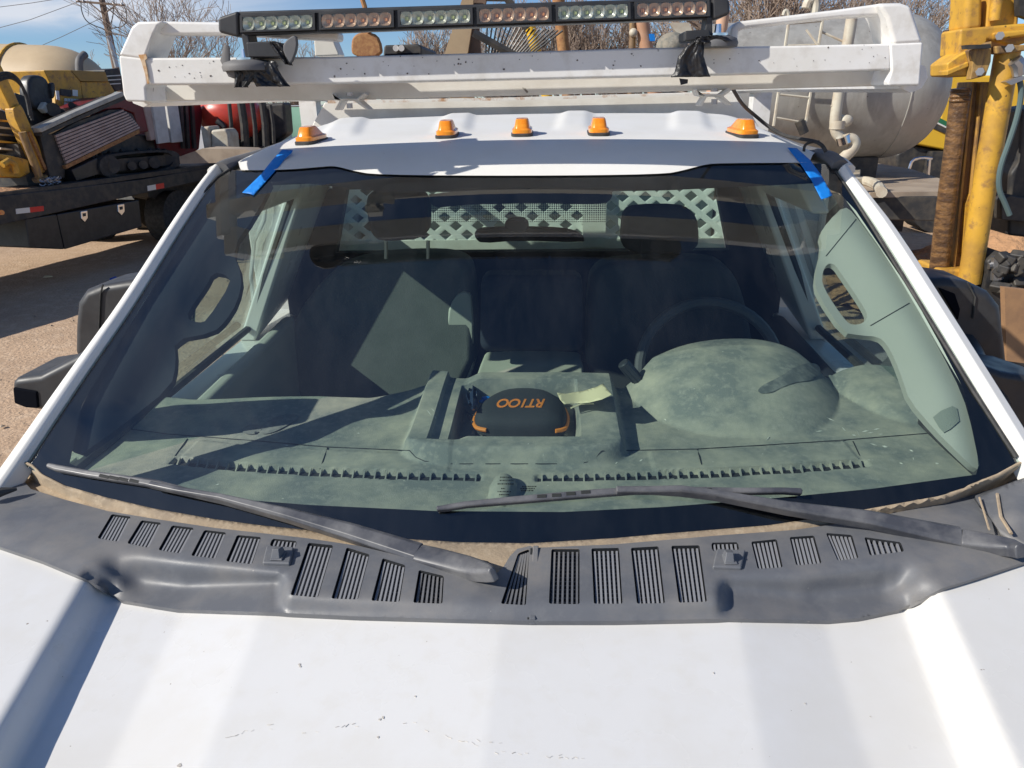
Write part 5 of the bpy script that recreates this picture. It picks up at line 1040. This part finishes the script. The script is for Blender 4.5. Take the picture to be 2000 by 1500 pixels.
post(1414, 20, 1404, 90, .05, mat('salmon bent pipe', (.62, .38, .25), .6), 'bent_pipe', 'salmon pipe directly under the right end of the light bar', 'pipe')
cm_ = thing('wrapped_bundle', 'rounded camouflage cloth bundle with a white flap, left of the right light bar mount', 'bundle', V(tuple(ay(1312, 100, 5.8)[:2])+(0,)))
o = MB(); c = ay(1312, 92, 5.8); o.ell(c, (.115, .12, .10)); o.obj('bundle', mat('camouflage', (.26, .23, .18), .9, c2=(.10, .12, .12), sc2=14, amt=.9, c3=(.4, .36, .3), sc3=18), cm_); o = pl([(1308, 44), (1346, 44), (1352, 60), (1330, 70), (1316, 58)], 5.78, .03); o.obj('flap', PIPE, cm_); o = MB(); o.tube([c, V((c.x, c.y, 0))], .05, 8); o.obj('stand', MACH, cm_)
# ================================================================== GREY TANK TRUCK ON THE RIGHT
Yt = 9.0; gt = thing('tank_truck', 'weathered grey metal tank on a dusty flat deck behind the right side of the truck', 'tank truck', V(tuple(ay(1640, 300, Yt)[:2])+(0,)))
a, b = ay(1380, 192, Yt), ay(1722, 172, Yt); ax = (b-a).normalized(); r = .765; m = MB()
pts = [lerp(a, b, k/10) for k in range(11)]+[b+ax*(.60*math.sin(k/12*1.5708)) for k in range(1, 13)]; rs = [r]*11+[max(.02, r*max(0,math.cos(k/12*1.5708))**.62) for k in range(1, 13)]
m.tube(pts, rs, 64); gsh = m.obj('tank_shell', TANK, gt, ang=1.)
m = MB(); e = V((0, 0, 1)); f2 = ax.cross(e)
m.tube([b+(e*math.cos(q)+f2*math.sin(q))*(r+.002) for q in [2*math.pi*k/48 for k in range(49)]], .008, 6, cap=False); m.obj('weld_ring', TANK, gsh)
m = MB(); m.plate([ay(x, y, Yt-.2) for x, y in ((1466, 84), (1482, 66), (1540, 50), (1600, 46), (1602, 54), (1545, 62), (1500, 80), (1470, 96))], (0, .3, 0)); m.obj('tank_collar', PIPE, gt, bevel=.02)
m = MB(); m.tube([ay(1541, 40, Yt-.95), ay(1511, 246, Yt-.95)], .016, 6); m.tube([ay(1607, 38, Yt-.95), ay(1570, 262, Yt-.95)], .016, 6)
for t in (.03, .24, .46, .70, .92): m.tube([ay(lerp(1541, 1511, t), lerp(40, 246, t), Yt-.95), ay(lerp(1607, 1570, t), lerp(38, 262, t)-4, Yt-.95)], .013, 6)
m.obj('ladder', PIPE, gt)
m = MB(); m.tube([ay(1561, 236, Yt-.97), ay(1571, 260, Yt-.97)], .05, 8); m.obj('ladder_hook', MACH, gt)
m = MB(); m.tube(smoothline([tuple(ay(x, y, Yt-1.0)) for x, y in ((1664, 34), (1655, 90), (1640, 170), (1630, 238), (1632, 258), (1644, 272))], 2), .055, 12); m.tube([ay(1636, 236, Yt-1), ay(1634, 252, Yt-1)], .075, 12); m.obj('drain_pipe', PIPE, gt)
m = MB(); m.tube(smoothline([tuple(ay(x, y, Yt-1.05)) for x, y in ((1648, 274), (1664, 270), (1671, 280), (1662, 296), (1636, 318), (1620, 330))], 2), .058, 12); m.obj('hose', PIPE, gt)
m = MB(); m.tube([ay(1646, 266, Yt-1.05), ay(1650, 280, Yt-1.05)], .07, 12); m.obj('hose_clamp', CHROME, gt)
m = MB(); m.ell(ay(1652, 236, Yt-1), (.07, .05, .06)); m.tube([ay(1625, 205, Yt-1), ay(1650, 236, Yt-1)], .02, 6); m.obj('valve', PIPE, gt)
for P_ in (((1600, 60), (1655, 85)), ((1575, 58), (1600, 92))): m = MB(); m.tube([ay(*P_[0], Yt-.92), ay(*P_[1], Yt-.98)], .012, 6); m.obj('pipe_brace', PIPE, gt)
m = MB(); m.tube(smoothline([tuple(ay(x, y, Yt)) for x, y in ((1574, 16), (1578, 2), (1590, -4), (1594, 6), (1591, 30), (1588, 60))], 2), .05, 10); m.tube(smoothline([tuple(ay(x, y, Yt)) for x, y in ((1530, 30), (1533, 20), (1539, 22), (1541, 40))], 1), .02, 8); m.obj('gooseneck_vent', PIPE, gt)
dz = az(1700, 350, 1.20); zz_ = 1.20
m = MB(); m.plate([az(1600, 300, zz_), az(1780, 330, zz_), az(1846, 352, zz_), az(1838, 374, zz_), az(1700, 376, zz_), az(1640, 372, zz_)], (0, 0, -.05)); m.plate([V((1.9, 8.3, 1.14)), V((4.4, 8.3, 1.14)), V((4.4, 10, 1.14)), V((1.9, 10, 1.14))], (0, 0, -.05)); m.obj('deck', DECKM, gt)
a, b = az(1640, 374, zz_), az(1838, 376, zz_); m = MB(); m.plate([a-V((0, 0, .04)), b-V((0, 0, .04)), b-V((0, 0, .27)), a-V((0, 0, .27))], (0, .2, 0)); m.obj('deck_beam', MACH, gt, bevel=.01)
m = MB(); m.tube(smoothline([tuple(az(x, y, 1.24)) for x, y in ((1650, 356), (1690, 352), (1716, 362), (1722, 376))], 2), .05, 10); m.obj('deck_hose', PIPE, gt)
m = MB(); m.plate([az(x, y, 1.3) for x, y in ((1660, 322), (1682, 324), (1680, 342), (1660, 340))], (0, 0, -.1)); m.obj('white_block', PIPE, gt, bevel=.01)
m = MB(); 
for x in (2.6, 3.6): m.cyl((x, 9.0, .5), (x, 9.4, .5), .5, n=24)
m.box((3.1, 9.3, .8), (2.4, .8, .5)); m.box((3.0, 9.0, 1.25), (1.6, .6, .35)); m.obj('chassis', MACH, gt)
m = MB(); m.tube(smoothline([tuple(ay(x, y, 8.1)) for x, y in ((1800, 402), (1806, 372), (1822, 362), (1850, 366))], 1), .014, 6); m.tube(smoothline([tuple(ay(x, y, 9.8)) for x, y in ((1776, 330), (1782, 312), (1800, 308), (1820, 310))], 1), .02, 6); m.tube([ay(1815, 312, 9.7), ay(1812, 345, 9.7)], .025, 6); m.obj('grab_bar', CHROME, gt)
# ================================================================== YELLOW EXCAVATOR
ex = thing('excavator', 'bright yellow excavator body with a green and white stripe, behind the drill mast', 'excavator', V(tuple(ay(1900, 300, 12)[:2])+(0,)))
Ye = 12
eb = pl([(1778, 280), (1800, 262), (1836, 236), (1848, 158), (1856, 146), (2100, 150), (2100, 318), (1860, 296)], Ye, 1.6).obj('body', YELB, ex, bevel=.03)
pl([(1828, 226), (1866, 246), (1866, 256), (1826, 236)], Ye-.02, .03).obj('green_stripe', GREEN, eb); pl([(1826, 236), (1866, 256), (1866, 259), (1825, 239)], Ye-.02, .03).obj('white_stripe', WHR, eb); pl([(1824, 240), (1866, 260), (1866, 270), (1818, 248)], Ye-.02, .03).obj('black_stripe', MACH, eb)
pl([(1752, 300), (1780, 282), (1860, 298), (2100, 320), (2100, 372), (1760, 345), (1750, 325)], Ye+.1, 1.4).obj('undercarriage', MACH, ex, bevel=.05)
m = MB(); p = ay(1880, 350, Ye+.6)
for dx in (-.6, .3, 1.2): m.cyl((p.x+dx, Ye-.1, .5), (p.x+dx, Ye+.4, .5), .5, n=24)
m.box((p.x+.5, Ye+.3, .75), (2.8, .8, 1.0)); m.obj('track', MACH, ex)
# ================================================================== DRILL MAST
Yd = 4.6; dm_ = thing('drill_mast', 'worn yellow and brown drilling mast standing at the right edge, with an oily column', 'drill mast', V(tuple(ay(1860, 540, Yd)[:2])+(0,)))
def dtube(P_, r, m_, nm, Y=Yd, par=None, n=20): m = MB(); m.tube([ay(x, y, Y) for x, y in P_], r, n); return m.obj(nm, m_, par or dm_)
dtube([(1878, 172), (1864, 280), (1846, 420), (1830, 560)], [.055, .052, .056, .056], OILY, 'oily_column')
m = MB(); 
for k in range(3): y = 178+k*8+random.random()*5; x = 1877-(y-172)*.12; m.ell(ay(x, y, Yd-.01), (.057, .05, .010+random.random()*.012))
m.obj('packing_rings', OILY, dm_)
pl([(1893, 160), (1938, 160), (1908, 540), (1852, 540)], Yd+.02, .14).obj('guide_channel', RUSTY, dm_, bevel=.006)
for x0, x1 in ((1898, 1860), (1916, 1882)): pl([(x0, 160), (x0+5, 160), (x1+5, 536), (x1, 536)], Yd-.02, .05).obj('channel_rib', mat('rubbed yellow steel', (.50, .28, .07), .5, c2=(.25, .14, .07), sc2=9, amt=.8), dm_, bevel=.004)
pl([(1886, 400), (1902, 360), (1904, 395), (1880, 500)], Yd-.01, .03).obj('paint_patch', YEL, dm_)
dtube([(1968, 100), (1930, 320), (1893, 552)], .064, YEL, 'hydraulic_cylinder', Yd-.12)
pl([(1890, -20), (1922, -20), (1920, 58), (1884, 62)], Yd-.05, .2).obj('upper_mast', YEL, dm_, bevel=.03, seg=3)
pl([(1932, -20), (1996, -20), (1990, 56), (1924, 58)], Yd-.03, .2).obj('upper_mast', YEL, dm_, bevel=.02)
dtube([(1950, -20), (1942, 40)], .03, YEL, 'bolt_rail', Yd-.06)
pl([(1876, 56), (1990, 46), (2030, 44), (2030, 76), (1980, 92), (1930, 78), (1922, 104), (1872, 110)], Yd-.09, .22).obj('head_block', YEL, dm_, bevel=.015)
pl([(1850, 124), (1872, 108), (1922, 84), (1926, 102), (1905, 128), (1890, 150), (1850, 148)], Yd-.14, .2).obj('clamp_plate', YEL, dm_, bevel=.01)
pl([(1850, 138), (1892, 120), (1893, 130), (1850, 148)], Yd-.16, .1).obj('clamp_lip', YEL, dm_, bevel=.006)
pl([(1893, 98), (1938, 80), (1936, 120), (1926, 148), (1895, 156), (1900, 122)], Yd-.19, .05).obj('side_bracket', RUSTY, dm_, bevel=.006)
pl([(1885, 88), (1935, 86), (1936, 94), (1886, 96)], Yd-.24, .04).obj('crank_rod', MACH, dm_)
pl([(1944, 90), (2030, 86), (2030, 96), (1946, 106)], Yd-.2, .06).obj('cross_bar', RUSTY, dm_, bevel=.008)
pl([(1950, 62), (2030, 54), (2030, 66), (1954, 78)], Yd-.16, .08).obj('cross_bar', YEL, dm_, bevel=.015)
for x, y in ((1953, 70), (1972, 94), (1914, 140)): dtube([(x, y), (x, y+.1)], .02, STEEL, 'bolt', Yd-.2) if False else MB().tube([ay(x, y, Yd-.25), ay(x, y, Yd-.18)], .022, 6).obj('bolt', STEEL, dm_)
m = MB(); m.tube([ay(x, y, Yd-.22) for x, y in ((1982, 118), (1990, 128), (1990, 148))], [.035, .04, .03], 10); m.plate([ay(x, y, Yd-.25) for x, y in ((1964, 160), (1996, 148), (2010, 152), (1975, 166))], (0, .05, 0)); m.obj('hose_fitting', STEEL, dm_)
HOSE = mat('green grey hose', (.10, .15, .15), .6)
m = MB(); m.tube(smoothline([tuple(ay(x, y, Yd-.22)) for x, y in ((1990, 150), (1996, 180), (1988, 225), (1972, 275), (1952, 330), (1950, 370), (1962, 395), (1972, 420))], 2), .015, 8); m.obj('hydraulic_hose', HOSE, dm_)
pl([(1990, -20), (2020, -20), (2020, 40), (1992, 30)], Yd-.1, .05).obj('hose_loop', RUBBER, dm_)
m = MB(); p = ay(1880, 545, Yd+.05); m.box((p.x+.05, p.y, p.z/2), (.5, .3, p.z)); m.obj('mast_base', MACH, dm_, bevel=.02)
pl([(1835, 525), (1905, 528), (1902, 560), (1830, 560)], Yd-.1, .3).obj('foot_clamp', YEL, dm_, bevel=.02)
pr_ = thing('black_power_unit', 'black greasy machinery block at the right edge behind the mirror', 'machine', V(tuple(ay(1980, 500, 4.2)[:2])+(0,)))
pl([(1996, 214), (2060, 204), (2060, 470), (1970, 460), (1974, 340), (1990, 316)], 4.7, .3).obj('upper_block', MACH, pr_, bevel=.02)
pl([(1955, 390), (1975, 380), (2060, 400), (2060, 440), (1956, 430)], 4.6, .2).obj('flange', MACH, pr_, bevel=.01)
pl([(1928, 510), (1960, 490), (1964, 560), (1930, 560)], 4.4, .2).obj('lower_block', MACH, pr_, bevel=.02)
m = MB()
for k in range(22): x = 1950+random.random()*50; y = 500+random.random()*70; m.box(ay(x, y, 4.35), (.07+.05*random.random(), .06, .05), Matrix.Rotation(random.random()*3, 3, 'Z')@Matrix.Rotation(random.random(), 3, 'X'))
m.obj('metal_chunks', MACH, pr_, bevel=.01)
m = MB(); m.tube([ay(1948, 500, 4.4), ay(1946, 545, 4.4)], .035, 10); m.tube([ay(1930, 520, 4.4), ay(1965, 515, 4.4)], .02, 8); m.obj('coupling', STEEL, pr_)
p = ay(2000, 520, 4.4); m = MB(); m.box((p.x+.15, 4.6, p.z/2), (.7, .4, p.z)); m.obj('unit_base', MACH, pr_)
o = pl([(1962, 562), (2080, 575), (2080, 720), (1966, 705)], 3.7, .04).obj('rusty_plate', mat('brown sheet', (.42, .24, .12), .7, c2=(.2, .12, .08), sc2=4, amt=.7), None); tag(o, 'orange-brown steel sheet at the right edge beside the mirror', 'sheet')
# dirt mound
m = MB(); c = ay(1900, 520, 8.2)
def mf(u, v): a = 2*math.pi*u; r = v*1.9; x = c.x+.5+r*math.cos(a)*1.2; y = 8.0+r*math.sin(a)*.8; z = .98*math.exp(-(v*1.55)**2)-.08; return V((x, y, z+.16*noise.noise(V((x*2.2, y*2.2, 1)))*(1-v*.5)+.05*noise.noise(V((x*8, y*8, 1)))))
m.grid(mf, 120, 50); tag(m.obj('dirt_mound', MOUND, None, ang=2), 'heap of orange-brown dirt on the ground behind the drill mast', "dirt heap")
